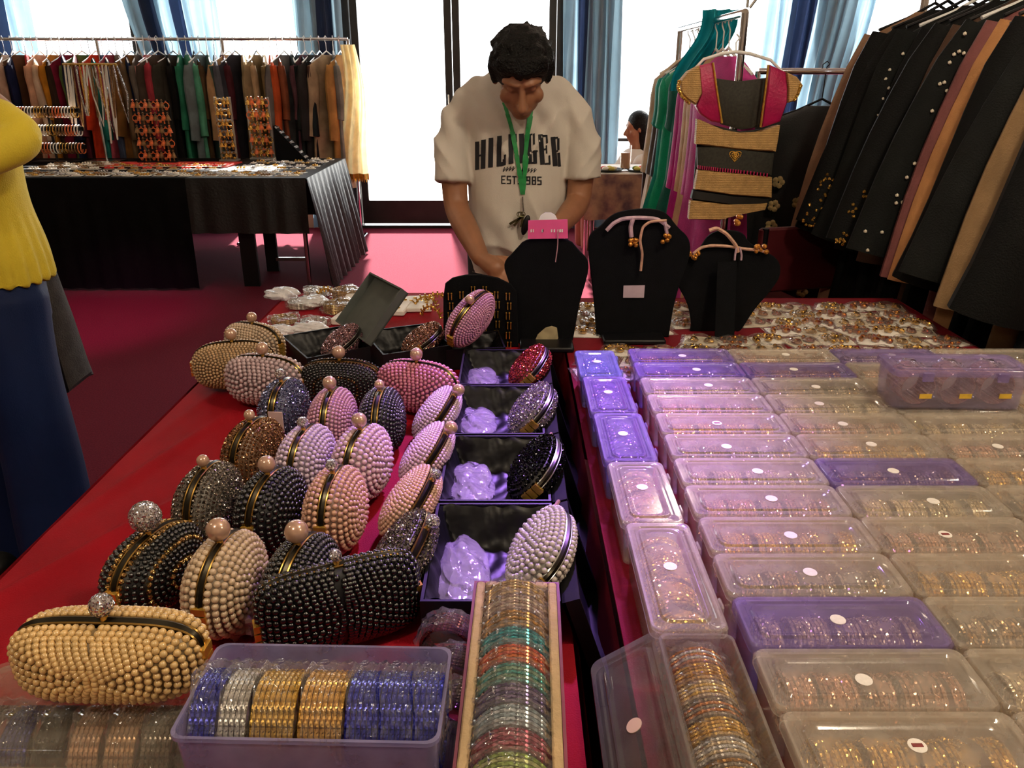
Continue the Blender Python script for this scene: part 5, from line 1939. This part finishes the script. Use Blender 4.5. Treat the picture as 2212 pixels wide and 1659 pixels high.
def bangle_box(label, x, y, z, L, W, rz, lid_m, tub_m, cm, H=.072, sticker=1, seed=0, lid=True, group='closed bangle boxes on the maroon cloth', content=True, cl='glittering bangles packed inside a closed clear box', clabel=None, off=(0, 0)):
    t = thing('bangle_box', label, 'bangle box', (x, y, z), (0, 0, rz), group)
    linked(cached(('tub', L, W, H), lambda: tub_mesh(L, W, H), 'tub'), 'tub', tub_m, t, (0, 0, 0))
    if lid:
        l = linked(cached(('lid', L, W), lambda: lid_mesh(L, W), 'lid'), 'lid', lid_m, t, (0, 0, H + .0035))
        cm_ = cached('clip', lambda: MB().rbox((0, 0, 0), (.020, .004, .018), .003), 'latch')
        for s_ in (-.28, .28):
            linked(cm_, 'latch', lid_m, t, (s_ * L, -(W / 2 + .0075), H - .008))
        if sticker:
            s = linked(cached('stk', lambda: MB().lathe([(.001, 0), (.0085, 0), (.0085, .0006), (.001, .0006)], 20), 'sticker'), 'sticker', stick_w, l, (off[0], off[1], -.0012))
            if sticker == 2:
                linked(cached('stk2', lambda: MB().box((0, 0, 0), (.010, .004, .0006)), 'sticker_print'), 'sticker_print', stick_r, l, (off[0], off[1], -.0003))
    if content:
        rb = min(.0325, (W - .012) / 2, (H - .008) / 2)
        me = cached(('roll', L, rb, seed % 4), lambda: bangle_roll_mesh(L - .012, seed % 4, rb), 'packed_bangles')
        o = linked(me, 'packed_bangles', cm, None, (x, y, z), (0, 0, rz))
        tag(o, clabel or ('glittering bangles packed in the ' + label)[:110], 'bangles', 'bangles packed in closed boxes', 'stuff')
    return t


BW, BL = .0782, .2125
BZ = TOP + .001
cols = [(.262, 'second'), (.486, 'third'), (.710, 'fourth'), (.934, 'fifth')]
Y_FRONT, PITCH_Y = .503, .0895
tints = {(0, 11): 'l', (0, 12): 'l', (1, 11): 'l', (0, 12): 'l', (2, 12): 'l', (1, 6): 'l', (0, 2): 'l', (2, 11): 'c'}
rb_ = random.Random(3)
for ci, (cx, cname) in enumerate(cols):
    for r in range(13):
        if ci >= 2 and r == 11: pass
        y = Y_FRONT + PITCH_Y * (r + .5)
        if y > 1.66: continue
        tint = tints.get((ci, r), 'c')
        x = cx + BL / 2 + rb_.uniform(-.0008, .0008)
        lab = '%s bangle box, %s from front, %s column from gap' % ('lilac' if tint == 'l' else 'clear', ordinal(r), cname)
        st = 2 if (ci, r) in ((0, 0), (1, 4), (0, 8)) else (0 if (ci * 7 + r * 3) % 11 == 5 else 1)
        bangle_box(lab, x, y + rb_.uniform(-.0004, .0004), BZ, BL, BW - .001, R(rb_.uniform(-.12, .12)), LID_LILAC if tint == 'l' else LID_CLEAR, TUB_LILAC if tint == 'l' else TUB_CLEAR,
                   content_m[(ci + r) % 4], sticker=st, seed=ci * 3 + r, off=(rb_.uniform(-.02, .02), rb_.uniform(-.006, .006)))

# first column, long sides running away from the viewer
colA = [(.708, .215, 'c', 'clear bangle box catching the lamp, just behind the open box of gold bangles'), (.932, .172, 'c', 'clear bangle box second behind the open box, along the gap'), (1.114, .182, 'l', 'lilac bangle box with oval label along the gap'),
        (1.306, .175, 'l', 'lilac bangle box along the gap, below the blue one'), (1.491, .150, 'b', 'blue bangle box at the far end along the gap')]
for i, (y0, ln, c, lab) in enumerate(colA):
    bangle_box(lab, .198 - .004 * i, y0 + ln / 2 + .006, BZ, ln, .078, R(90), {'c': LID_CLEAR, 'l': LID_LILAC, 'b': LID_BLUE}[c], TUB_CLEAR if c == 'c' else TUB_LILAC, content_m[i % 4] if c == 'c' else violet_m, seed=i + 2, off=(.01, 0))


# ---- bundles of bangles in crinkled film
WRAP = film('bundle_wrap', '#f6f3ec', .94, .05, bump=(50, 1.5))


def bundle(label, loc, rot, n, cm, rb=.031, pitch=.0046, arc=None, group='wrapped bangle bundles', wrap=True, thick=.0022, wr_s=1.06, lean=0.0):
    """a roll of n glass bangles (axis along local x) in clear film"""
    t = thing('bangle_bundle', label, 'bangles', loc, rot, group)
    me = cached(('bng', rb, thick), lambda: MB().torus((0, 0, 0), rb, thick, 36, 6, rotm(0, PI / 2, 0)), 'bangle')
    cms = cm if isinstance(cm, (list, tuple)) else [cm]
    for k in range(n):
        linked(me, 'bangle', cms[k % len(cms)], t, ((k - (n - 1) / 2) * pitch, 0, rb + thick), (0, lean, 0))
    if wrap:
        w = n * pitch + .006

        def fn(U, V):
            a = U * 2 * PI
            wob = 1.02 + .07 * np.abs(np.sin(a * 4 + V * 7)) + .05 * np.sin(a * 13 - V * 11) + .10 * np.exp(-((a - PI / 2) / .35) ** 2) * np.abs(np.sin(V * 8 + 1))
            rr = (rb + thick + .0012) * wr_s * wob * np.where((V < .02) | (V > .98), .2, 1.0)
            z = rb + thick + rr * np.sin(a)
            return (V - .5) * w + .003 * np.sin(a * 3), rr * np.cos(a), np.maximum(z, .0)
        me2 = cached(('wrap', rb, n, pitch, wr_s), lambda: MB().grid(fn, 34, 9), 'film_wrap', angle=20)
        linked(me2, 'film_wrap', WRAP, t, (0, 0, 0))
    return t


def glit(name, c, c2=None):
    return mat('glit_' + name, c, .2, .5, facet=(480, 1.4), noise=(120, .35), col2=c2)


# open box of gold bangles at the front of the first column, its lid folded out over the gap
gx, gy, gl = .2, .592, .212
t = bangle_box('open clear box full of gold bangles at the front, its lid folded out', gx, gy, BZ, gl, .078, R(90), LID_CLEAR, film('tub_open', '#d9d0c4', .82, .08), None, lid=False, content=False, group='open bangle boxes', H=.078)
lidm = film('lid_folded', '#b9b6b0', .84, .08)
l = linked(cached(('lid', gl, .078), lambda: lid_mesh(gl, .078), 'lid'), 'lid', lidm, t, (0, .045, .078))
l.rotation_euler = (R(34), 0, 0)
l.location = (0, .044 + .041 * math.cos(R(34)), .078 - .041 * math.sin(R(34)) + .004)
l.rotation_euler = (R(-34), 0, 0)
linked(cached('stk', None, 'sticker'), 'sticker', mat('sticker_beige', '#d8b8a4', .5), l, (.0, .004, -.0012))
gcols = [glit('copper', '#c47f4a'), glit('gold1', '#d0a050'), glit('champ', '#cdb896'), glit('smoke', '#8d7f6c'), glit('gold2', '#c9a04a'), glit('silver', '#c4c0ba'), glit('ambr', '#a87836'), glit('gold3', '#d6b060')]
for k in range(8):
    y = gy - gl / 2 + .018 + k * .0248
    bundle('wrapped roll of gold bangles in the open front box, %s from the box front' % ordinal(k), (gx, y, BZ + .004), (R(0), 0, R(90)), 5, [gcols[7 - k], gcols[(12 - k) % 8]], rb=.0315, group='gold bangle rolls in the open box')

# taller open-fronted box at the far right with three round bundles
q = PZ(2060, 880, BZ + .078)
bx_, by_ = q.x, q.y + .03
t = bangle_box('tall clear box of three rosy bangle rolls stacked on the others, beside the abayas', bx_, by_, BZ + .078, .235, .085, R(-2), LID_LILAC, film('tub_tall', '#d8cce8', .86, .08), None, H=.074, content=False, sticker=0, group='open bangle boxes')
for k in range(3):
    bundle('rosy bangle roll in the tall clear box, %s from the gap side' % ordinal(k), (bx_ - .072 + .072 * k, by_, BZ + .083), (0, 0, R(90)), 13, glit('rosy', '#c9947c', '#d9b49a'), rb=.0305, group='rosy bangle rolls in the tall box', wrap=True)
    o = MB().box((bx_ - .072 + .072 * k + .008, by_ - .0445, BZ + .106), (.022, .001, .009)).build('price_label', mat('yellow_label', '#d9b23a', .5, noise=(100, .1)), None, smooth=False)
    tag(o, 'yellow price label on the tall clear box, %s from the gap side' % ordinal(k), 'label', 'yellow labels on the tall box')

# ---- front of the red table: stacked boxes
# closed box with bangle rolls at the corner (the cream clutch stands on it)
q = PZ(185, 1560, BOXT)
cbx, cby = q.x, q.y + .0
bangle_box('wide clear bangle box at the front corner under the cream clutch', cbx, cby + .015, TOP + .001, .255, .125, R(-1), film('lid_corner', '#e4dcc8', .88, .08), film('tub_corner', '#e4dcc8', .86, .1), None, content=False, sticker=0, group='bangle boxes on the red cloth', H=.0815)
fc = [glit('smoke2', '#7c7064'), glit('navy', '#262a6a', '#3a3f90'), glit('black', '#26242a'), glit('peachy', '#d1a888'), glit('peachy2', '#c9a07a'), glit('smoke2', '#7c7064'), glit('wine', '#4a3238')]
for k in range(7):
    bundle('wrapped %s bangle roll in the corner box' % ('smoky', 'navy', 'black', 'peach', 'pale peach', 'grey', 'wine brown')[k], (cbx - .1 + .0333 * k, cby + .015, TOP + .005), (0, 0, R(-1)), 6, fc[k], rb=.035, group='bangle rolls in the corner box')
# open lilac box of navy and gold bangles, on top of another
q = PZ(690, 1480, TOP + .166)
obx, oby = q.x, q.y
ang = R(-1.5)
bangle_box('closed lilac bangle box under the open box of navy and gold bangles', obx + .004, oby - .012, TOP + .001, .222, .108, ang, film('lid_dark', '#7a6c80', .6, .1), TUB_LILAC, glit('wine', '#4a3238'), sticker=0, seed=1, group='bangle boxes on the red cloth', H=.080, clabel='wine brown bangles packed inside the lilac box under the open one')
t = bangle_box('open lilac box of navy and gold bangles at the front', obx, oby, TOP + .0855, .212, .108, ang, None, film('tub_front', '#a9a2cf', .55, .12), None, lid=False, content=False, group='open bangle boxes', H=.076)
navy_g = glit('navyblue', '#2026a8', '#3238a0')
for lab, k0, n, cm in (('thin navy bangles at the end of the open front box', -.092, 5, navy_g), ('silver bangles beside the thin navy ones in the open front box', -.067, 5, glit('silver', '#c4c0ba')),
                       ('gold bangle roll in the middle of the open front box, first of two', -.034, 8, gcols[4]), ('gold bangle roll in the middle of the open front box, second of two', .006, 8, gcols[1]),
                       ('navy bangle roll next to the gold ones in the open front box', .040, 6, navy_g), ('navy bangle roll second from the gift box side in the open front box', .068, 6, navy_g), ('navy bangle roll at the gift box side of the open front box', .094, 5, navy_g)):
    bundle(lab, (obx + k0 * math.cos(ang), oby + .002 + k0 * math.sin(ang), TOP + .0895), (0, 0, ang), n, cm, rb=.037, group='bangle rolls in the open front box')

# pink gift box with cream lining, full of coloured bundles
PBZ = TOP + .0665
q0 = PZ(1108, 1256, PBZ + .058)
pbw, pbl = .094, .315
pby = q0.y - pbl / 2
pbx = q0.x + .0
pb = thing('gift_box', 'long pink gift box with cream lining, full of coloured bangle rolls', 'gift box', (pbx, pby, PBZ), R(-1.5), 'open bangle boxes')
tray(MB(), pbw, pbl, .058, .003).build('box_tray', mat('pink_card', '#7c3f50', .5, noise=(20, .15)), pb, smooth=False)
m = MB()
cream = mat('cream_lining', '#b59a72', .7, noise=(30, .12), bump=(90, .4))
for s in (-1, 1):
    m.rbox((s * (pbw / 2 - .008), 0, .034), (.009, pbl - .008, .054), .003)
    m.rbox((0, s * (pbl / 2 - .008), .034), (pbw - .026, .009, .054), .003)
m.build('padded_lining', cream, pb)
cc = [('champagne', '#c9a86a', '#a88a60'), ('smoky rose', '#a58a7c', '#c9b49a'), ('amber', '#b9853a', '#8a6a40'), ('teal', '#1f7f88', '#2a9aa0'), ('orange red', '#c0451f', '#d0703a'), ('sea green', '#3a8f88', '#7a9a80'),
      ('violet', '#4a3a6a', '#7a6a8a'), ('silver blue', '#8fa0a8', '#b4bcc0'), ('raspberry', '#8a3048', '#b06070'), ('lime green', '#8aa048', '#b4b878'), ('bronze', '#8a6a3a', '#a88a50')]
for k, (nm, c1, c2) in enumerate(cc):
    y = pby + pbl / 2 - .030 - k * .0258
    bundle('%s bangle roll in the long pink gift box' % nm, (pbx + (y - pby) * math.sin(R(1.5)) * 1, y, PBZ + .004), (0, R(0), R(90 - 1.5)), 5, [glit('pk%d' % k, c1), glit('pk%db' % k, c2)], rb=.0335, pitch=.0048, group='bangle rolls in the pink gift box')
bangle_box('closed clear bangle box under the long pink gift box', pbx, pby, TOP + .001, .29, .078, R(90 - 1.5), film('lid_dark', '#7a6c80', .6, .1), TUB_CLEAR, glit('wine', '#4a3238'), H=.060, sticker=0, seed=2, group='bangle boxes on the red cloth', clabel='wine brown bangles packed in the box under the pink gift box')
# dark red roll in a bag beside it
for k, (px, py, c) in enumerate(((945, 1375, '#5a2026'), (962, 1450, '#4a2a30'), (970, 1530, '#6a5a5a'))):
    q = PZ(px, py, TOP + .05)
    bundle('%s bangle roll squeezed between the open front box and the pink gift box' % ('garnet', 'wine', 'grey')[k], (q.x + .012, q.y + .01, TOP + .001), (0, 0, R(80)), 7, glit('gar%d' % k, c), rb=.030, group='loose bangle rolls by the pink box')


# ------------------------------------------------------------------ jewellery boards seen from behind
def board(label, outline, Y, thick=.010, m_=BLACKVELVET, lean=0.0):
    t = thing('necklace_bust', label, 'display bust', (PY(*outline[0], Y).x, Y, TOP + .001), 0, 'black necklace boards')
    pts = np.array([tuple(PY(x, y, Y)) for x, y in outline])
    lo = pts[:, 2].min()
    pts[:, 2] -= 0
    c = pts.mean(0)
    rings = []
    for ins, dy in ((.985, -thick / 2), (1, -thick / 2 + .002), (1, thick / 2), (.985, thick / 2 + .003)):
        r = c + (pts - c) * ins; r[:, 1] += dy
        rings.append(r)
    m = MB().loft(rings, caps=True)
    m.v = [v - np.array(tuple(t.location)) for v in m.v]
    m.build('board', m_, t)
    return t


def smooth_outline(pts, n=4, sharp=()):
    P = np.array(pts, float)
    for _ in range(2):
        Q = []
        for i in range(len(P)):
            a, b = P[i], P[(i + 1) % len(P)]
            Q += [a * .75 + b * .25, a * .25 + b * .75]
        P = np.array(Q)
    return [tuple(p) for p in P]


def easel(t, dx, h):
    """prop leg behind the board, towards the viewer"""
    m = MB().box((dx, .0, 0), (.05, .004, h))
    m.v = [_xf(v, rotm(R(-14), 0, 0), (0, -.055, h / 2 * math.cos(R(14)) + .002)) for v in m.v]
    m.build('easel_leg', BLACKVELVET, t, smooth=False)


def rel_tube(t, pts, Y, r, m_, name):
    P = [np.array(tuple(PY(x, y, Y))) - np.array(tuple(t.location)) for x, y in pts]
    # smooth the path
    P = np.array(P)
    tt = np.linspace(0, len(P) - 1, (len(P) - 1) * 5 + 1)
    Q = np.stack([np.interp(tt, np.arange(len(P)), P[:, i]) for i in range(3)], 1)
    for _ in range(2): Q[1:-1] = .25 * Q[:-2] + .5 * Q[1:-1] + .25 * Q[2:]
    return MB().tube(Q, r, 6).build(name, m_, t)


Y1, Y2, Y3 = 1.93, 1.98, 2.03
zb = lambda Y: PY(1106, 700, Y)


def py_table(Y):
    """picture row where the table top lies at depth Y"""
    e = math.atan2(TOP + .001 - CAM_H, Y) + PITCH
    return 829.5 - FPX * math.tan(e) * 1.0 if False else 829.5 - FPX * math.tan(PITCH + math.atan2(TOP + .001 - CAM_H, Y))


pt1, pt2, pt3 = py_table(Y1), py_table(Y2), py_table(Y3)
b1 = board('black necklace board with pink earring card clipped on top and torn paper label', smooth_outline([(1137, 513), (1228, 513), (1250, 540), (1273, 562), (1268, 600), (1252, 650), (1240, 720), (1236, pt1), (1236, pt1), (1236, pt1), (1118, pt1), (1118, pt1), (1118, pt1), (1116, 700), (1110, 640), (1096, 600), (1086, 568), (1112, 542)]), Y1)
m = MB().rbox((PY(1180, 700, Y1).x - b1.location.x, -.035, .006), (.135, .09, .012), .006); m.build('base', BLACKCARD, b1)
# torn paper patch
pp = [(1156, 735), (1162, 722), (1178, 708), (1192, 704), (1203, 708), (1206, 730), (1200, 741), (1168, 743)]
o = slab(MB(), pp, Y1 - .009, .001).build('paper_patch', mat('old_paper', '#a89a74', .7, noise=(40, .15)), b1); o.location = -b1.location
pk = thing('earring_card', 'bright pink earring card with white hang tab on the necklace board', 'earring card', tuple(PY(1183, 515, Y1 + .004)))
o = slab(MB(), [(1141, 476), (1226, 474), (1227, 515), (1140, 516)], Y1 - .012, .002).build('card', mat('hot_pink_card', '#e0568e', .5, noise=(20, .06)), pk); o.location = -pk.location
o = slab(MB(), [(1164, 475), (1168, 465), (1178, 459), (1190, 459), (1200, 465), (1204, 474)], Y1 - .012, .002).build('hang_tab', WHITEPLASTIC, pk); o.location = -pk.location
m = MB()
for x0, w in ((1146, 3), (1151, 2), (1170, 4), (1172, 2), (1190, 3), (1196, 3), (1204, 2), (1208, 4), (1213, 3)):
    slab(m, [(x0, 496), (x0 + w, 495), (x0 + w, 501), (x0, 502)], Y1 - .0145, .0006)
o = m.build('card_print', WHITECARD, pk, smooth=False); o.location = -pk.location
o = rel_tube(pk, [(1205, 500), (1205, 530), (1200, 566)], Y1 - .018, .0013, mat('pink_thread', '#b88a90', .6), 'thread')

b2 = board('black necklace board with white price label and tied pink cords', smooth_outline([(1318, 466), (1345, 455), (1400, 449), (1440, 458), (1462, 490), (1488, 512), (1492, 545), (1476, 590), (1456, 650), (1444, pt2), (1444, pt2), (1444, pt2), (1288, pt2), (1288, pt2), (1288, pt2), (1284, 660), (1276, 590), (1270, 540), (1272, 505), (1296, 490)]), Y2)
MB().rbox((PY(1365, 700, Y2).x - b2.location.x, -.03, .006), (.16, .08, .012), .006).build('base', BLACKCARD, b2)
o = slab(MB(), [(1347, 617), (1393, 616), (1391, 643), (1346, 643)], Y2 - .0085, .0008).build('price_label', mat('label_paper', '#b5a3ac', .6, noise=(40, .05)), b2, smooth=False); o.location = -b2.location
cord = mat('peach_cord', '#c0957c', .6, noise=(80, .2)); lil = mat('lilac_cord', '#b79aa4', .6, noise=(80, .2))
rel_tube(b2, [(1310, 498), (1325, 482), (1345, 472), (1380, 470), (1420, 472), (1446, 492)], Y2 - .014, .005, lil, 'cord')
rel_tube(b2, [(1368, 472), (1362, 490), (1364, 512)], Y2 - .016, .0055, lil, 'cord')
rel_tube(b2, [(1440, 476), (1405, 478), (1388, 490), (1382, 520), (1388, 548), (1384, 585)], Y2 - .018, .0035, cord, 'cord')
rel_tube(b2, [(1436, 478), (1440, 500), (1442, 512)], Y2 - .016, .0045, lil, 'cord')
for (x, y) in ((1366, 520), (1440, 512)):
    m = MB()
    c0 = np.array(tuple(PY(x, y, Y2 - .018))) - np.array(tuple(b2.location))
    for k in range(7): m.ball(c0 + np.array((random.uniform(-.012, .012), random.uniform(-.004, .002), random.uniform(-.012, .008))), .0062, 7, 5)
    m.build('bell_charm', mat('orange_gold', '#c98a3e', .3, .8, noise=(60, .2)), b2)
b3 = board('black heart-shaped necklace board with gold cord, nearest the abayas', smooth_outline([(1530, 506), (1560, 496), (1605, 500), (1616, 524), (1650, 540), (1684, 562), (1686, 596), (1664, 628), (1628, 668), (1602, 710), (1596, pt3), (1596, pt3), (1596, pt3), (1490, pt3), (1490, pt3), (1490, pt3), (1494, 700), (1486, 655), (1464, 618), (1458, 592), (1478, 562), (1510, 540)]), Y3)
easel(b3, PY(1560, 600, Y3).x - b3.location.x, .2)
rel_tube(b3, [(1498, 548), (1515, 534), (1540, 530), (1575, 532), (1610, 538), (1640, 540), (1658, 546)], Y3 - .012, .004, cord, 'cord')
rel_tube(b3, [(1532, 498), (1548, 492), (1570, 505), (1590, 530), (1594, 545)], Y3 - .016, .005, cord, 'cord')
for dx in (-3, 4):
    rel_tube(b3, [(1594 + dx, 535), (1594 + dx * 2, 550), (1593 + dx * 2, 562)], Y3 - .018, .0028, lil, 'tassel')
for (x, y) in ((1592, 476), (1645, 536), (1500, 550)):
    m = MB()
    c0 = np.array(tuple(PY(x, y, Y3 - .014 if y > 500 else Y3 + .01))) - np.array(tuple(b3.location))
    for k in range(9): m.ball(c0 + np.array((random.uniform(-.016, .016), random.uniform(-.004, .002), random.uniform(-.01, .01))), .0062, 7, 5)
    m.build('bell_charm', MATS['orange_gold'], b3)

# rounded earring board with gold studs
YE = 1.90
pe = py_table(YE)
eb = board('rounded black earring board with rows of gold drops', [(958, pe), (958, 640), (962, 612), (978, 600), (1005, 594), (1040, 593), (1075, 600), (1104, 614), (1116, 630), (1120, pe)], YE)
eb.name = 'earring_board'; eb['category'] = 'earring board'; del eb['group']
dm = MB().box((0, 0, 0), (.0022, .003, .016)).ball((0, -.001, .009), .0026, 6, 4).mesh('earring_drop')
for r in range(6):
    for c in range(6):
        x, y = 972 + c * 25 + (r % 2) * 3, 634 + r * 21 + abs(c - 2.5) * 3 - (8 if c in (2, 3) else 0)
        for s in (-1, 1):
            q = PY(x + s * 3.4, y, YE - .0075) - eb.location
            linked(dm, 'earring_drop', GOLD, eb, tuple(q))

# ------------------------------------------------------------------ gold jewellery in clear packets on the maroon cloth, far end
pack_gold = [mat('antique_gold', '#b98f45', .25, 1.0, noise=(90, .3), facet=(300, .8)), mat('ruby_gold', '#b07a3a', .3, .9, noise=(70, .4), col2='#7a1f22', facet=(300, .8))]
PK = []
for v in range(3):
    m = MB()
    if v == 0:
        m.torus((0, 0, .006), .022, .004, 20, 6)
        for k in range(9):
            a = k * 2 * PI / 9; m.ball((.03 * math.cos(a), .03 * math.sin(a), .006), .006, 7, 5)
        m.ball((0, 0, .007), .010, 9, 6)
    elif v == 1:
        for k in range(11):
            a = PI * k / 10; m.ball((.034 * math.cos(a), .030 * math.sin(a) - .012, .006), .0062 if k % 2 else .008, 7, 5)
        m.ball((0, -.012, .007), (.012, .009, .007), 9, 6)
    else:
        for s in (-1, 1):
            m.lathe([(.001, .010), (.009, .008), (.014, .002), (.014, 0), (.001, 0)], 12, (s * .02, -.008, .003)); m.ball((s * .02, .014, .006), .006, 7, 5)
    PK.append(m.mesh('ornament'))
PCARD = MB().rbox((0, 0, .001), (.086, .07, .002), .004).mesh('backing_card')
wv = lambda U, V: ((U - .5) * .105, (V - .5) * .088, .0135 * (np.sin(U * PI) * np.sin(V * PI)) ** .5 + .0035 * np.sin(U * 11 + V * 7) * np.sin(V * 13) * np.sin(U * PI) + .001)
PFILM = MB().grid(wv, 12, 11).mesh('film_pouch', angle=20)
POUCH = film('pouch_film', '#faf8f2', .9, .06, bump=(60, 1.0))
jx = random.Random(12)
nP = 0
for r in range(8):
    for c in range(11):
        x = .19 + c * .0905 + (r % 2) * .02 + jx.uniform(-.012, .012)
        y = 1.70 + r * .0775 + jx.uniform(-.01, .01)
        if x > RX1 - .05 or y > 2.32: continue
        # keep clear of the boards' feet
        if any(abs(y - Yb) < .06 and x0 - .03 < x < x1 + .03 for Yb, x0, x1 in ((Y1 - .03, b1.location.x - .06, b1.location.x + .12), (Y2 - .03, b2.location.x - .03, b2.location.x + .15), (Y3 - .03, b3.location.x - .04, b3.location.x + .1))): continue
        t = thing('jewellery_packet', 'gold ornament pouch on maroon cloth, %s row behind boxes, %s from the gap' % (ordinal(r), ordinal(c)), 'jewellery', (x, y, TOP + .0012 + .0004 * (nP % 3)), jx.uniform(-.5, .5), 'gold jewellery packets on the maroon cloth')
        linked(PCARD, 'backing_card', card_m[(0, 4, 1)[nP % 3]], t, (0, 0, 0))
        linked(PK[nP % 3], 'ornament', pack_gold[nP % 2], t, (0, 0, .002))
        linked(PFILM, 'film_pouch', POUCH, t, (0, 0, .0005))
        nP += 1

# ------------------------------------------------------------------ wrapped goods at the far corner of the red cloth
for k, (px, py, r_, n, c, lab) in enumerate([(655, 628, .036, 4, '#d9d6d0', 'silver bangle pack in clear film at the far left corner of the red cloth'), (622, 655, .036, 4, '#cfcbc4', 'silver white bangle pack second from the far corner'),
                                             (592, 690, .034, 3, '#b89a60', 'gold bangle pack in clear film behind the ivory clutch'), (648, 690, .034, 3, '#d0ccc4', 'white bangle pack in clear film beside the gold one'),
                                             (735, 638, .036, 6, '#a8854e', 'gold bangle stack at the far edge of the red cloth'), (712, 668, .038, 6, '#b09058', 'gold bangle stack before the far edge one')]):
    q = PZ(px, py, TOP + .02)
    bundle(lab, (q.x, q.y, TOP + .002 + n * .0023 + .002), (0, R(90), R((20, 35, 60, 10, 80, 70)[k])), n, glit('far%d' % k, c), rb=r_, group='bangle packs on the far corner', wr_s=1.12)
WBAG = film('white_bag', '#ffffff', .35, .1, bump=(40, 1.0))
for k, (px, py, sx, sy, sz, lab) in enumerate([(610, 640, .10, .08, .035, 'crumpled white plastic bag at the far left edge of the red cloth'), (672, 655, .09, .09, .03, 'crumpled white plastic bag between the silver and gold bangle stacks'),
                                               (600, 720, .09, .06, .03, 'crumpled white plastic bag just behind the mauve white clutch'), (668, 715, .10, .06, .03, 'crumpled white plastic bag beside the askew gift box')]):
    q = PZ(px, py, TOP + .01)
    crumple(lab, (q.x, q.y, TOP + .001), sx, sy, sz, WBAG, 20 + k, 'white bags on the far red cloth')
for k, (px, py, w, d, h, rz, lab) in enumerate([(790, 650, .12, .09, .022, 8, 'white flat carton with gold trim behind the tilted gift box'), (850, 660, .10, .16, .016, -6, 'long white jewellery carton on the far red cloth'), (905, 655, .08, .14, .014, 4, 'white card of pins beside the long carton'), (770, 690, .12, .08, .02, -12, 'white padded envelope by the grey raised lid')]):
    q = PZ(px, py, TOP + .01)
    t = thing('white_carton', lab, 'carton', (q.x, q.y, TOP + .0015), R(rz), 'white cartons on the far red cloth')
    MB().rbox((0, 0, h / 2), (w, d, h), .006).build('carton', WHITECARD, t)
    m = MB()
    for i in range(6): m.ball((random.uniform(-w * .35, w * .35), random.uniform(-d * .35, d * .35), h + .002), (.006, .006, .003), 7, 5)
    m.build('gold_pin', GOLD, t)
for k in range(5):
    q = PZ((930, 945, 920, 815, 705)[k], (690, 662, 668, 655, 650)[k], TOP)
    m = MB()
    n_ = 9
    for i in range(n_):
        a = PI * i / (n_ - 1)
        m.tube([(.03 * math.cos(a), .004, .006 + .02 * math.sin(a)), (.04 * math.cos(a), .006, .01 + .035 * math.sin(a))], .0025, 5)
    m.torus((0, .004, .006), .03, .003, 16, 6, rotm(PI / 2), (0, PI))
    o = m.build('hair_comb', GOLDGLIT, None); o.location = (q.x, q.y, TOP + .001); o.rotation_euler = (0, 0, R(20 * k - 30))
    tag(o, 'small gold spiked hair comb on the far red cloth, %s from the boards' % ordinal(k), 'hair comb', 'hair combs on the far red cloth')
